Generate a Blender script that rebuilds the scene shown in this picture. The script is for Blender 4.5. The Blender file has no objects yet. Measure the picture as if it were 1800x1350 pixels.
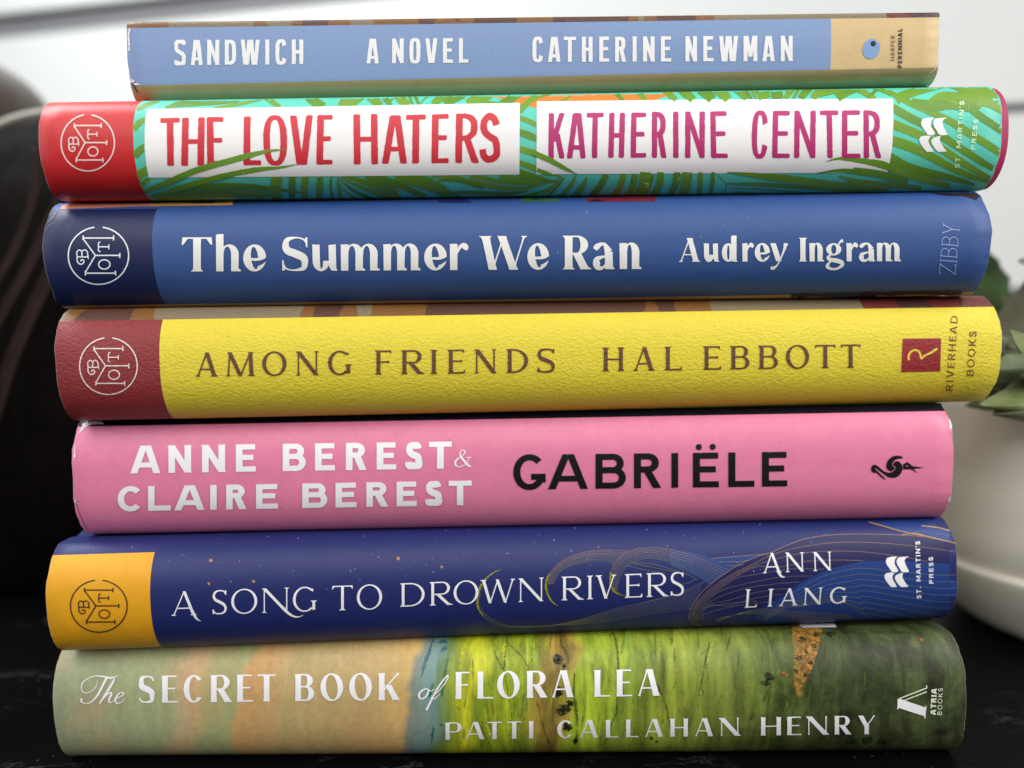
import bpy, bmesh, math, random
import numpy as np
from mathutils import Vector, Matrix
from mathutils.bvhtree import BVHTree
from mathutils.geometry import delaunay_2d_cdt
from mathutils import noise as mnoise

random.seed(7)
SC = bpy.context.scene
COL = SC.collection

# ------------------------------------------------------------------ camera
FPX, PITCH, ROLL, ZC = 1400.0, math.radians(4.7), math.radians(0.9), 0.1152
Fv = Vector((0, math.cos(PITCH), -math.sin(PITCH)))
R0 = Vector((1, 0, 0)); U0 = Vector((0, math.sin(PITCH), math.cos(PITCH)))
Rv = math.cos(ROLL)*R0 - math.sin(ROLL)*U0
Uv = math.sin(ROLL)*R0 + math.cos(ROLL)*U0
CAM = Vector((0, 0, ZC))
cam_d = bpy.data.cameras.new('camera'); cam = bpy.data.objects.new('camera', cam_d); COL.objects.link(cam)
cam_d.lens = 36*FPX/1800; cam_d.sensor_width = 36; cam_d.clip_start = 0.01; cam_d.clip_end = 50
cam_d.dof.use_dof = True; cam_d.dof.focus_distance = 0.1985; cam_d.dof.aperture_fstop = 5.6
m3 = Matrix((Rv, Uv, -Fv)).transposed()
cam.matrix_world = Matrix.Translation(CAM) @ m3.to_4x4()
SC.camera = cam

def ray(px, py):
    return ((px-900)/FPX*Rv - (py-675)/FPX*Uv + Fv)

# ------------------------------------------------------------------ world, lamps, exposure
w = bpy.data.worlds.new('World'); SC.world = w; w.use_nodes = True
w.node_tree.nodes['Background'].inputs[0].default_value = (0.80, 0.88, 1.0, 1)
w.node_tree.nodes['Background'].inputs[1].default_value = 0.20
def area(name, loc, target, size, size_y, power, color=(1, 1, 1)):
    d = bpy.data.lights.new(name, 'AREA'); d.shape = 'RECTANGLE'; d.size = size; d.size_y = size_y
    d.energy = power; d.color = color
    o = bpy.data.objects.new(name, d); COL.objects.link(o)
    o.location = loc
    o.rotation_euler = (Vector(target)-Vector(loc)).to_track_quat('-Z', 'Y').to_euler()
    return o
area('window_light', (-0.10, -0.46, 0.68), (0, 0.20, 0.09), 1.1, 0.75, 8.6, (1.0, 0.98, 0.95))
area('side_window_light', (-0.75, -0.02, 0.42), (-0.05, 0.22, 0.12), 0.35, 0.5, 1.5, (0.93, 0.96, 1.0))
area('right_fill_light', (0.62, -0.02, 0.46), (0.22, 0.27, 0.06), 0.22, 0.5, 4.0, (1.0, 0.98, 0.95))  # added fill lamp, brightens the pot from the right
area('wall_window_light', (-0.50, 0.36, 0.72), (-0.02, 0.78, 0.28), 0.4, 0.4, 6.2, (0.97, 0.99, 1.0))
SC.view_settings.view_transform = 'Standard'; SC.view_settings.look = 'None'
SC.view_settings.exposure = 0.0; SC.view_settings.gamma = 1.0
SC.render.engine = 'CYCLES'
SC.cycles.max_bounces = 6

# ------------------------------------------------------------------ helpers
def lin(c):
    return tuple(((v/255)/12.92 if v/255 <= 0.04045 else ((v/255+0.055)/1.055)**2.4) for v in c)

def tag(o, label=None, cat=None, group=None, kind=None):
    if label: o['label'] = label
    if cat: o['category'] = cat
    if group: o['group'] = group
    if kind: o['kind'] = kind
    return o

MATS = {}
def mat(name, rgb, rough=0.42, spec=0.5, coat=0.0, bump=None, mottle=0.05, mscale=60.0, fibre=None, sheen=0, metallic=0):
    """rgb in sRGB 0..255 (the printed colour itself)"""
    if name in MATS: return MATS[name]
    m = bpy.data.materials.new(name); m.use_nodes = True; MATS[name] = m
    nt = m.node_tree; N = nt.nodes; L = nt.links
    b = N['Principled BSDF']
    b.inputs['Roughness'].default_value = rough
    b.inputs['Specular IOR Level'].default_value = spec
    b.inputs['Coat Weight'].default_value = coat
    b.inputs['Coat Roughness'].default_value = 0.22
    b.inputs['Metallic'].default_value = metallic
    b.inputs['Sheen Weight'].default_value = sheen
    tc = N.new('ShaderNodeTexCoord')
    c = lin(rgb)
    if mottle > 0:
        n = N.new('ShaderNodeTexNoise'); n.inputs['Scale'].default_value = mscale; n.inputs['Detail'].default_value = 8
        n.inputs['Roughness'].default_value = 0.75
        L.new(tc.outputs['Object'], n.inputs['Vector'])
        r = N.new('ShaderNodeMapRange'); r.inputs[1].default_value = 0.3; r.inputs[2].default_value = 0.7
        r.inputs[3].default_value = 1-mottle; r.inputs[4].default_value = 1+mottle
        L.new(n.outputs['Fac'], r.inputs[0])
        mx = N.new('ShaderNodeVectorMath'); mx.operation = 'SCALE'; mx.inputs[0].default_value = c
        L.new(r.outputs[0], mx.inputs['Scale']); L.new(mx.outputs[0], b.inputs['Base Color'])
    else:
        b.inputs['Base Color'].default_value = (*c, 1)
    if bump:
        add_bump(m, tc, bump)
    return m

def add_bump(m, tc, bump):
    nt = m.node_tree; N = nt.nodes; L = nt.links; b = N['Principled BSDF']
    last = None
    for (kind, scale, dist, stretch) in bump:
        mp = N.new('ShaderNodeMapping'); L.new(tc.outputs['Object'], mp.inputs['Vector'])
        mp.inputs['Scale'].default_value = stretch
        if kind == 'leather': mp.inputs['Rotation'].default_value = (0, math.radians(28), 0)
        n = N.new('ShaderNodeTexNoise'); n.inputs['Scale'].default_value = scale
        n.inputs['Detail'].default_value = 4 if kind == 'leather' else 2
        n.inputs['Roughness'].default_value = 0.62
        if kind == 'leather': n.inputs['Distortion'].default_value = 0.35
        L.new(mp.outputs[0], n.inputs['Vector'])
        bp = N.new('ShaderNodeBump'); bp.inputs['Strength'].default_value = 1.0
        bp.inputs['Distance'].default_value = dist
        L.new(n.outputs['Fac'], bp.inputs['Height'])
        if last: L.new(last.outputs[0], bp.inputs['Normal'])
        last = bp
    L.new(last.outputs[0], b.inputs['Normal'])

PAPER_BUMP = [('fine', 2200, 0.000030, (1, 1, 1)), ('wave', 60, 0.00012, (1, 1, 2.0))]
SATIN_BUMP = [('fine', 1800, 0.000012, (1, 1, 1)), ('wave', 45, 0.00025, (1, 1, 1.6))]
LEATHER_BUMP = [('leather', 1350, 0.00034, (0.7, 1, 1.1))]

def mesh_obj(name, verts, faces, mats, midx=None, parent=None, smooth=True, normals=None):
    me = bpy.data.meshes.new(name)
    me.from_pydata([tuple(v) for v in verts], [], faces)
    for m in (mats if isinstance(mats, (list, tuple)) else [mats]): me.materials.append(m)
    if midx is not None: me.polygons.foreach_set('material_index', midx)
    me.polygons.foreach_set('use_smooth', [smooth]*len(me.polygons))
    me.update()
    if normals is not None:
        me.normals_split_custom_set_from_vertices([tuple(n) for n in normals])
    o = bpy.data.objects.new(name, me); COL.objects.link(o)
    if parent: o.parent = parent
    return o

# ------------------------------------------------------------------ books
def hard_profile(T, B, D, n=70, p=1.75, q=2.5):
    """outer section (y, z), from the back of the front board over the spine to the back of the rear board"""
    H = T/2
    ys = [D+(B+0.0145-D)*k/5 for k in range(5)]+[B+0.0145-0.0145*k/14 for k in range(14)]
    dip = lambda y: 0.0006*math.exp(-((y-B-0.0085)/0.0024)**2)      # hinge groove beside the spine
    pts = [(y, T-dip(y)) for y in ys]
    for k in range(n+1):
        a = math.pi*k/n
        sy, sz = math.sin(a), math.cos(a)
        y = B - B*abs(sy)**(2/p); z = H + H*math.copysign(abs(sz)**(2/q), sz)
        pts.append((y, z))
    pts += [(y, dip(y)) for y in ys[::-1]]
    return pts

def soft_profile(T, rt, rb, D, n=10):
    pts = [(D*(1-k/6)+rt*(k/6), T) for k in range(6)]
    for k in range(n+1):
        a = math.pi/2*k/n
        pts.append((rt-rt*math.sin(a), T-rt+rt*math.cos(a)))
    zz = [T-rt-(T-rt-rb)*k/24 for k in range(1, 24)]
    pts += [(-0.00035*math.sin(math.pi*(T-rt-z)/(T-rt-rb)), z) for z in zz]
    for k in range(n+1):
        a = math.pi/2*k/n
        pts.append((rb*1.25-rb*1.25*math.cos(a), rb-rb*math.sin(a)))
    pts += [(D*(k/6)+rb*1.25*(1-k/6), 0) for k in range(1, 7)]
    return pts

def inset(pts, d):
    """the same section, moved inwards by d"""
    out = []; n = len(pts)
    for i in range(n):
        a = Vector(pts[max(i-1, 0)]); b = Vector(pts[min(i+1, n-1)])
        t = (b-a).normalized()
        out.append((pts[i][0]-d*t.y, pts[i][1]+d*t.x))
    return out

WEDGE = 0.0   # how much thicker the book is at one end than at the other

class Book: pass

def shell(name, prof, thick, x0, x1, mats, pick, parent, xcuts=(), rim=None, wob=0.0, seed=0, rimw=0.00012, nx=46):
    """extruded cover: outer and inner skin joined at every edge, paper-coloured cut edge"""
    xs = sorted(set([round(x0+(x1-x0)*k/nx, 6) for k in range(nx+1)]))
    for c in xcuts:
        k = min(range(1, len(xs)-1), key=lambda i: abs(xs[i]-c)); xs[k] = c
    xs = [x0, x0+rimw] + xs[1:-1] + [x1-rimw, x1]
    inn = inset(prof, thick); mid = inset(prof, thick*0.45)
    nP = len(prof); verts = []; faces = []; mi = []
    def deform(x, y, z, i):
        if wob:
            e0 = math.exp(-(x-x0)/0.004); e1 = math.exp(-(x1-x)/0.004)
            nn = mnoise.noise(Vector((seed*3.1+(0 if x < (x0+x1)/2 else 9), i*0.09, 0.3)))+0.45*mnoise.noise(Vector((seed*1.7+(0 if x < (x0+x1)/2 else 5), i*0.33, 2.3)))
            n2 = mnoise.noise(Vector((seed+x*22, i*0.05, 4.4)))
            x = x + nn*wob*(e0 + e1)*1.0
            y = y + n2*wob*0.35 - nn*wob*0.35*(e0+e1)
        z *= 1+WEDGE*x
        return (x, y, z)
    for j, x in enumerate(xs):
        pr = mid if j in (0, len(xs)-1) else prof
        for i, (y, z) in enumerate(pr): verts.append(deform(x, y, z, i))
    for j in range(len(xs)-1):
        for i in range(nP-1):
            a = j*nP+i
            faces.append((a, a+1, a+nP+1, a+nP))
            if rim is not None and j in (0, len(xs)-2): mi.append(rim)
            else: mi.append(pick((xs[j]+xs[j+1])/2, i))
    base = len(verts)
    for j, x in enumerate(xs):
        for i, (y, z) in enumerate(inn): verts.append(deform(x, y, z, i))
    for j in range(len(xs)-1):
        for i in range(nP-1):
            a = base+j*nP+i
            faces.append((a, a+nP, a+nP+1, a+1)); mi.append(rim if rim is not None else 0)
    for j in (0, len(xs)-1):
        for i in range(nP-1):
            a = j*nP+i; b = base+j*nP+i
            faces.append((a, b, b+1, a+1) if j == 0 else (a, a+1, b+1, b)); mi.append(rim if rim is not None else 0)
    for i in (0, nP-1):
        for j in range(len(xs)-1):
            a = j*nP+i; b = base+j*nP+i
            faces.append((a, a+nP, b+nP, b) if i == 0 else (a, b, b+nP, a+nP)); mi.append(rim if rim is not None else 0)
    o = mesh_obj(name, verts, faces, mats, mi, parent)
    nfront = (len(xs)-1)*(nP-1)
    return o, verts[:base], faces[:nfront]

def page_block(x0, x1, y0, y1, z0, z1, m, parent, seed):
    """leaves of the book: a block whose fore edge and ends are finely stepped sheet by sheet"""
    rnd = random.Random(seed)
    n = 60; verts = []; faces = []
    for k in range(n+1):
        z = z0+(z1-z0)*k/n
        a = rnd.uniform(-1, 1)*0.00012; b = rnd.uniform(-1, 1)*0.00012; c = rnd.uniform(-1, 1)*0.0002
        c2 = 0.0015*math.sin(math.pi*k/n)
        zl, zr = z*(1+WEDGE*x0), z*(1+WEDGE*x1)
        verts += [(x0+a, y0, zl), (x1+b, y0, zr), (x1+b, y1+c-c2, zr), (x0+a, y1+c-c2, zl)]
    for k in range(n):
        for e in range(4):
            i = k*4+e; j = k*4+(e+1) % 4
            faces.append((i, j, j+4, i+4))
    faces.append((3, 2, 1, 0)); faces.append((n*4, n*4+1, n*4+2, n*4+3))
    return mesh_obj('page_block', verts, faces, m, None, parent, smooth=False)

ZSTACK = [0.0, 0.0316, 0.0599, 0.0909, 0.1194, 0.1463, 0.1714, 0.1901]   # from the table up

PAPER_EDGE = mat('paper_edge', (178, 174, 164), 0.7, mottle=0.04)
PAGES = mat('page_paper', (228, 220, 200), 0.85, mottle=0.06, mscale=400)
HEADBAND = mat('headband_thread', (215, 205, 185), 0.8)

def make_book(k, name, label, L, R, ym, yaw, B, D, mats, case_mat, soft=False, lcut=None, rcut=None,
              spine=(None, None), pick=None, case_over=(0, 0), wob=0.0006, prof_kw={}, wedge=0.0, tilt=0.0):
    """k: place in the stack from the table; L, R: where the spine ends show; ym: distance of the spine"""
    global WEDGE
    WEDGE = wedge
    bk = Book()
    z0 = ZSTACK[k]; T = ZSTACK[k+1]-z0
    t = math.tan(math.radians(yaw))
    def hit(p):
        d = ray(*p); s = ym/(d.y - t*d.x); return d*s
    PL, PR = hit(L), hit(R)
    mid = (PL+PR)/2
    leng = math.hypot(PR.x-PL.x, PR.y-PL.y)
    root = bpy.data.objects.new(name, None); COL.objects.link(root)
    root.empty_display_size = 0.02
    root.location = (mid.x, mid.y, z0); root.rotation_euler = (0, tilt, math.atan(t))
    tag(root, label, 'book', 'books in the stack')
    M = Matrix.Translation(root.location) @ Matrix.Rotation(math.atan(t), 4, 'Z') @ Matrix.Rotation(tilt, 4, 'Y')
    Mi = M.inverted()
    bk.root = root; bk.M = M; bk.Mi = Mi; bk.T = T; bk.L = leng
    gap = 0.00012
    prof = soft_profile(T-gap, 0.0011, 0.0047, D) if soft else hard_profile(T-gap, B, D, **prof_kw)
    bk.prof = prof
    x0, x1 = -leng/2, leng/2
    # rough surface first, to find where photographed seams lie on it
    def on_plane(p):
        d = ray(*p); dl = Mi.to_3x3() @ d; ol = Mi @ CAM
        s = (0-ol.y)/dl.y
        return (ol+dl*s)
    cuts = []
    if lcut: cuts.append(on_plane(lcut).x)
    if rcut: cuts.append(on_plane(rcut).x)
    bk.cuts = cuts
    pk = pick or (lambda b_, x, i: 0)
    # temporary mesh for z limits
    bk.zof = lambda i: (prof[i][1]+prof[min(i+1, len(prof)-1)][1])/2
    bk.yof = lambda i: (prof[i][0]+prof[min(i+1, len(prof)-1)][0])/2
    jname = 'cover' if soft else 'dust_jacket'
    o, v, f = shell(jname, prof, 0.0003, x0, x1, mats, lambda x, i: pk(bk, x, i), root, cuts, rim=len(mats)-1, wob=wob, seed=k)
    bk.jacket = o
    bk.verts = [Vector(a) for a in v]; bk.faces = f
    bk.bvh = BVHTree.FromPolygons(bk.verts, f, all_triangles=False)
    o.data.calc_loop_triangles()
    bk.vn = [Vector(vv.normal) for vv in list(o.data.vertices)[:len(v)]]
    if not soft:
        cp = inset(prof, 0.0004)
        shell('hard_cover', cp, 0.0022, x0+0.0008-case_over[0], x1-0.0008+case_over[1], [case_mat], lambda x, i: 0, root, nx=10, wob=0)
        page_block(x0+0.005, x1-0.005, B+0.002, D-0.006, 0.0031, T-0.0031, PAGES, root, k)
        for xx in (x0+0.0052, x1-0.0052):
            s = 1 if xx < 0 else -1
            bm = bmesh.new()
            bmesh.ops.create_cone(bm, cap_ends=True, segments=10, radius1=0.0011, radius2=0.0011, depth=T-0.0068,
                                  matrix=Matrix.Translation((xx-0.0008*s, B+0.0015, T/2)))
            me = bpy.data.meshes.new('headband'); bm.to_mesh(me); bm.free(); me.materials.append(HEADBAND)
            hb = bpy.data.objects.new('headband', me); COL.objects.link(hb); hb.parent = root
    else:
        page_block(x0+0.0006, x1-0.0006, 0.0066, D-0.0006, 0.00055, T-0.0008, PAGES, root, k)
    return bk

def surf(bk, px, py, off):
    """point of the book's own surface seen at a place in the photograph, lifted by the thickness of the ink"""
    d = (bk.Mi.to_3x3() @ ray(px, py)).normalized(); o = bk.Mi @ CAM
    h = bk.bvh.ray_cast(o, d)
    if h[0] is None:
        return None
    p, idx = h[0], h[2]
    f = bk.faces[idx]; vs = [bk.verts[i] for i in f]
    from mathutils.interpolate import poly_3d_calc
    ws = poly_3d_calc(vs, p)
    n = Vector((0, 0, 0))
    for i, wgt in zip(f, ws): n += bk.vn[i]*wgt
    n.normalize()
    return p + n*off, n

def cdt_union(polys, grid, box=None):
    """merge overlapping outlines into one sheet, cut into narrow strips so that it can bend round the spine"""
    V = []; Fc = []
    cut = []
    for p in polys:          # four-sided pieces go in as two triangles, so that none folds over itself
        if len(p) == 4: cut += [[p[0], p[1], p[2]], [p[0], p[2], p[3]]]
        else: cut.append(p)
    for p in cut:
        q = []
        for a in p:
            if not q or (abs(a[0]-q[-1][0])+abs(a[1]-q[-1][1])) > 1e-3: q.append(a)
        if len(q) > 2 and abs(q[0][0]-q[-1][0])+abs(q[0][1]-q[-1][1]) < 1e-3: q.pop()
        if len(q) < 3: continue
        ar = sum(q[i][0]*q[(i+1) % len(q)][1]-q[(i+1) % len(q)][0]*q[i][1] for i in range(len(q)))
        if abs(ar) < 1e-4: continue
        if ar < 0: q.reverse()
        s = len(V); V += [Vector(a) for a in q]; Fc.append(list(range(s, s+len(q))))
    if not Fc: return [], []
    x0 = min(v.x for v in V)-1; x1 = max(v.x for v in V)+1
    y0 = min(v.y for v in V); y1 = max(v.y for v in V)
    E = []
    g = math.floor(y0/grid)*grid + grid*0.5
    while g < y1:
        s = len(V); V += [Vector((x0, g+0.011)), Vector((x1, g+0.013))]; E.append((s, s+1)); g += grid
    g = math.floor(x0/24)*24+12.5
    while g < x1:
        s = len(V); V += [Vector((g+0.007, y0-1)), Vector((g+0.009, y1+1))]; E.append((s, s+1)); g += 24
    ov, oe, of, a, b, fo = delaunay_2d_cdt(V, E, Fc, 0, 1e-5, True)
    if not of: return [], []
    P = np.array([(v.x, v.y) for v in ov])
    cen = np.array([P[f].mean(axis=0) for f in of])
    ins = np.zeros(len(of), bool)
    for poly in Fc:
        q = np.array([(V[i].x, V[i].y) for i in poly])
        sel = np.where(~ins & (cen[:, 0] > q[:, 0].min()) & (cen[:, 0] < q[:, 0].max()) & (cen[:, 1] > q[:, 1].min()) & (cen[:, 1] < q[:, 1].max()))[0]
        if not len(sel): continue
        c = cen[sel]; inside = np.zeros(len(sel), bool)
        for k in range(len(q)):
            a_, b_ = q[k], q[k-1]
            cond = (a_[1] > c[:, 1]) != (b_[1] > c[:, 1])
            with np.errstate(divide='ignore', invalid='ignore'):
                xx = (b_[0]-a_[0])*(c[:, 1]-a_[1])/(b_[1]-a_[1])+a_[0]
            inside ^= cond & (c[:, 0] < xx)
        ins[sel[inside]] = True
    return ov, [f for f, k in zip(of, ins) if k]

class Ink:
    """collects printed shapes of one part of a book"""
    def __init__(self, bk): self.bk = bk; self.v = []; self.n = []; self.f = []; self.mi = []; self.mats = []
    def add(self, polys, m, layer=0, grid=4.0, jit=0.0, clip=None):
        if m not in self.mats: self.mats.append(m)
        k = self.mats.index(m)
        ov, fs = cdt_union(polys, grid)
        cache = {}
        self.count = getattr(self, 'count', 0)+1
        off = 0.00003+layer*0.000016+(self.count % 24)*0.0000006
        for f in fs:
            out = []
            for i in f:
                if i not in cache:
                    x, y = ov[i]
                    if jit:
                        x += jit*mnoise.noise(Vector((x*0.55, y*0.55, 1.7))); y += jit*mnoise.noise(Vector((x*0.55, y*0.55, 8.2)))
                    r = surf(self.bk, x, y, off)
                    if r is None or (clip and not clip(r[0])): cache[i] = None
                    else:
                        cache[i] = len(self.v); self.v.append(r[0]); self.n.append(r[1])
                out.append(cache[i])
            if None in out: continue
            # drop slivers that jump across an edge
            P = [self.v[i] for i in out]
            if max((P[i]-P[(i+1) % len(P)]).length for i in range(len(P))) > 0.06*3: continue
            self.f.append(tuple(reversed(out))); self.mi.append(k)
    def build(self, name, parent=None, label=None):
        if not self.f: return None
        o = mesh_obj(name, self.v, self.f, self.mats, self.mi, parent or self.bk.root, True, self.n)
        # faces must look outward
        if label: o['label'] = label
        return o
    def into(self, obj):
        """merge pattern into the jacket's own mesh"""
        if not self.f: return
        o = self.build('pattern')
        bm = bmesh.new(); bm.from_mesh(obj.data)
        nm = len(obj.data.materials)
        for m in self.mats: obj.data.materials.append(m)
        vs = [bm.verts.new(v) for v in self.v]
        for f, mi in zip(self.f, self.mi):
            try:
                ff = bm.faces.new([vs[i] for i in f]); ff.material_index = nm+mi; ff.smooth = True
            except ValueError: pass
        bm.to_mesh(obj.data); bm.free()
        bpy.data.objects.remove(o)

# ------------------------------------------------------------------ drawing kit (photograph coordinates)
def Z(x0, y0, s):
    return lambda x, y: (x0+x/s, y0+y/s)

def catmull(pts, n=8, closed=False):
    P = [tuple(p) for p in pts]
    if len(P) < 3 and not closed:
        return P
    out = []
    m = len(P)
    rng = range(m) if closed else range(m-1)
    for i in rng:
        if closed: a, b, c, d = P[(i-1) % m], P[i], P[(i+1) % m], P[(i+2) % m]
        else: a, b, c, d = P[max(i-1, 0)], P[i], P[i+1], P[min(i+2, m-1)]
        for k in range(n):
            t = k/n
            out.append(tuple(0.5*((2*b[j])+(-a[j]+c[j])*t+(2*a[j]-5*b[j]+4*c[j]-d[j])*t*t+(-a[j]+3*b[j]-3*c[j]+d[j])*t**3) for j in range(len(b))))
    if not closed: out.append(P[-1])
    return out

def brush(pts, n=8, zf=None, scale=1.0, round_=False, smooth=True):
    """a stroke with changing width: pts (x, y, width)"""
    P = catmull(pts, n) if smooth else list(pts)
    if zf: P = [(*zf(p[0], p[1]), p[2]*scale) for p in P]
    L, R = [], []
    polys = []
    for i, p in enumerate(P):
        a = P[max(i-1, 0)]; b = P[min(i+1, len(P)-1)]
        dx, dy = b[0]-a[0], b[1]-a[1]; l = math.hypot(dx, dy) or 1
        nx, ny = -dy/l, dx/l; h = max(p[2], 0.02)/2
        L.append((p[0]+nx*h, p[1]+ny*h)); R.append((p[0]-nx*h, p[1]-ny*h))
    for i in range(len(P)-1):
        polys.append([L[i], L[i+1], R[i+1], R[i]])
    if round_:
        for p in (P[0], P[-1]):
            polys.append([(p[0]+p[2]/2*math.cos(a*math.pi/5), p[1]+p[2]/2*math.sin(a*math.pi/5)) for a in range(10)])
    return polys

def ellipse(cx, cy, rx, ry, rot=0, n=36):
    c, s = math.cos(rot), math.sin(rot)
    return [(cx+rx*math.cos(a)*c-ry*math.sin(a)*s, cy+rx*math.cos(a)*s+ry*math.sin(a)*c) for a in [2*math.pi*k/n for k in range(n)]]

# ------------------------------------------------------------------ lettering (drawn stroke by stroke, y up inside the letter's box)
class Font:
    def __init__(s, T, t, n=2.0, ser=0.0, st=0.0, br=0.0, arm=0.0, fl=0.0, r=0.0, xh=0.77, bar=None, cw=1.0):
        s.T, s.t, s.n, s.ser, s.st, s.br, s.arm, s.fl, s.r, s.xh, s.cw = T, t, n, ser, st, br, arm, fl, r, xh, cw

def sell(cx, cy, rx, ry, n, a):
    c, s = math.cos(a), math.sin(a)
    return (cx+rx*math.copysign(abs(c)**(2/n), c), cy+ry*math.copysign(abs(s)**(2/n), s))

def stem(out, xb, yb, xt, yt, w, F, sb=0, st=0):
    dy = yt-yb; k = math.sqrt(1+((xt-xb)/dy)**2) if dy else 1
    h = w*k/2
    N = 8; Lp, Rp = [], []
    for i in range(N+1):
        f = i/N; x = xb+(xt-xb)*f; y = yb+dy*f
        e = max(0, 1-2*min(f, 1-f)*2.2)
        hh = h+F.fl*e*e
        if F.r and (i == 0 or i == N): hh = h-F.r*0.8
        if F.r and i in (1, N-1): y = (yb+F.r*0.8*math.copysign(1, dy)) if i == 1 else (yt-F.r*0.8*math.copysign(1, dy)); x = xb+(xt-xb)*((y-yb)/dy)
        Lp.append((x-hh, y)); Rp.append((x+hh, y))
    out.append(Lp+Rp[::-1])
    if F.ser > 0:
        for (flag, x, y, sg) in ((sb, xb, yb, 1), (st, xt, yt, -1)):
            if not flag: continue
            l = F.ser if flag in (1, 'l') else 0; r = F.ser if flag in (1, 'r') else 0
            sl = (xt-xb)/dy*sg
            yy = lambda v: y+sg*v
            p = [(x-h-l, yy(0)), (x+h+r, yy(0)), (x+h+r, yy(F.st)), (x+h+r*0.3+sl*F.br*.4, yy(F.st+F.br*0.35)), (x+h+sl*F.br, yy(F.st+F.br)),
                 (x-h+sl*F.br, yy(F.st+F.br)), (x-h-l*0.3+sl*F.br*.4, yy(F.st+F.br*0.35)), (x-h-l, yy(F.st))]
            out.append(p)

def bar(out, x0, x1, y, w, F, arm=0, dirn=-1, armx=None):
    """horizontal stroke centred on y; arm: wedge serif at x1 going dirn"""
    if F.r:
        r = F.r*0.7
        out.append([(x0, y-w/2), (x1-r, y-w/2), (x1, y-w/2+r), (x1, y+w/2-r), (x1-r, y+w/2), (x0, y+w/2)])
    else:
        out.append([(x0, y-w/2), (x1, y-w/2), (x1, y+w/2), (x0, y+w/2)])
    if F.arm > 0 and arm:
        s = math.copysign(1, x1-x0)
        a = F.arm*arm
        b = y+w/2*(1 if dirn < 0 else -1)
        out.append([(x1+s*0.0, b), (x1+s*a*0.12, b+dirn*(w+a)), (x1-s*a*0.22, b+dirn*(w+a*0.85)), (x1-s*a*0.85, b+dirn*w*0.9), (x1-s*a*0.9, b)])

def ring(out, cx, cy, rx, ry, T, t, n, a0=0, a1=360, N=44, ni=None, tilt=0):
    A = [math.radians(a0+(a1-a0)*k/N) for k in range(N+1)]
    ni = ni or n
    o = [sell(cx, cy, rx, ry, n, a) for a in A]
    c, s = math.cos(tilt), math.sin(tilt)
    i_ = []
    for a in A:
        x, y = sell(0, 0, max(rx-T, 0.1), max(ry-t, 0.1), ni, a)
        i_.append((cx+x*c-y*s, cy+x*s+y*c))
    for k in range(N): out.append([o[k], o[k+1], i_[k+1], i_[k]])
    return o, i_

def bowl(out, x0, y0, y1, x1, T, t, n, k=1.0):
    ry = (y1-y0)/2; cy = (y0+y1)/2
    rx = min(x1-x0, ry*k)
    cx = x1-rx
    ring(out, cx, cy, rx, ry, T, t, n, -90, 90, 26)
    if cx > x0+0.01:
        out.append([(x0, y0), (cx+.01, y0), (cx+.01, y0+t), (x0, y0+t)])
        out.append([(x0, y1-t), (cx+.01, y1-t), (cx+.01, y1), (x0, y1)])

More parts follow.
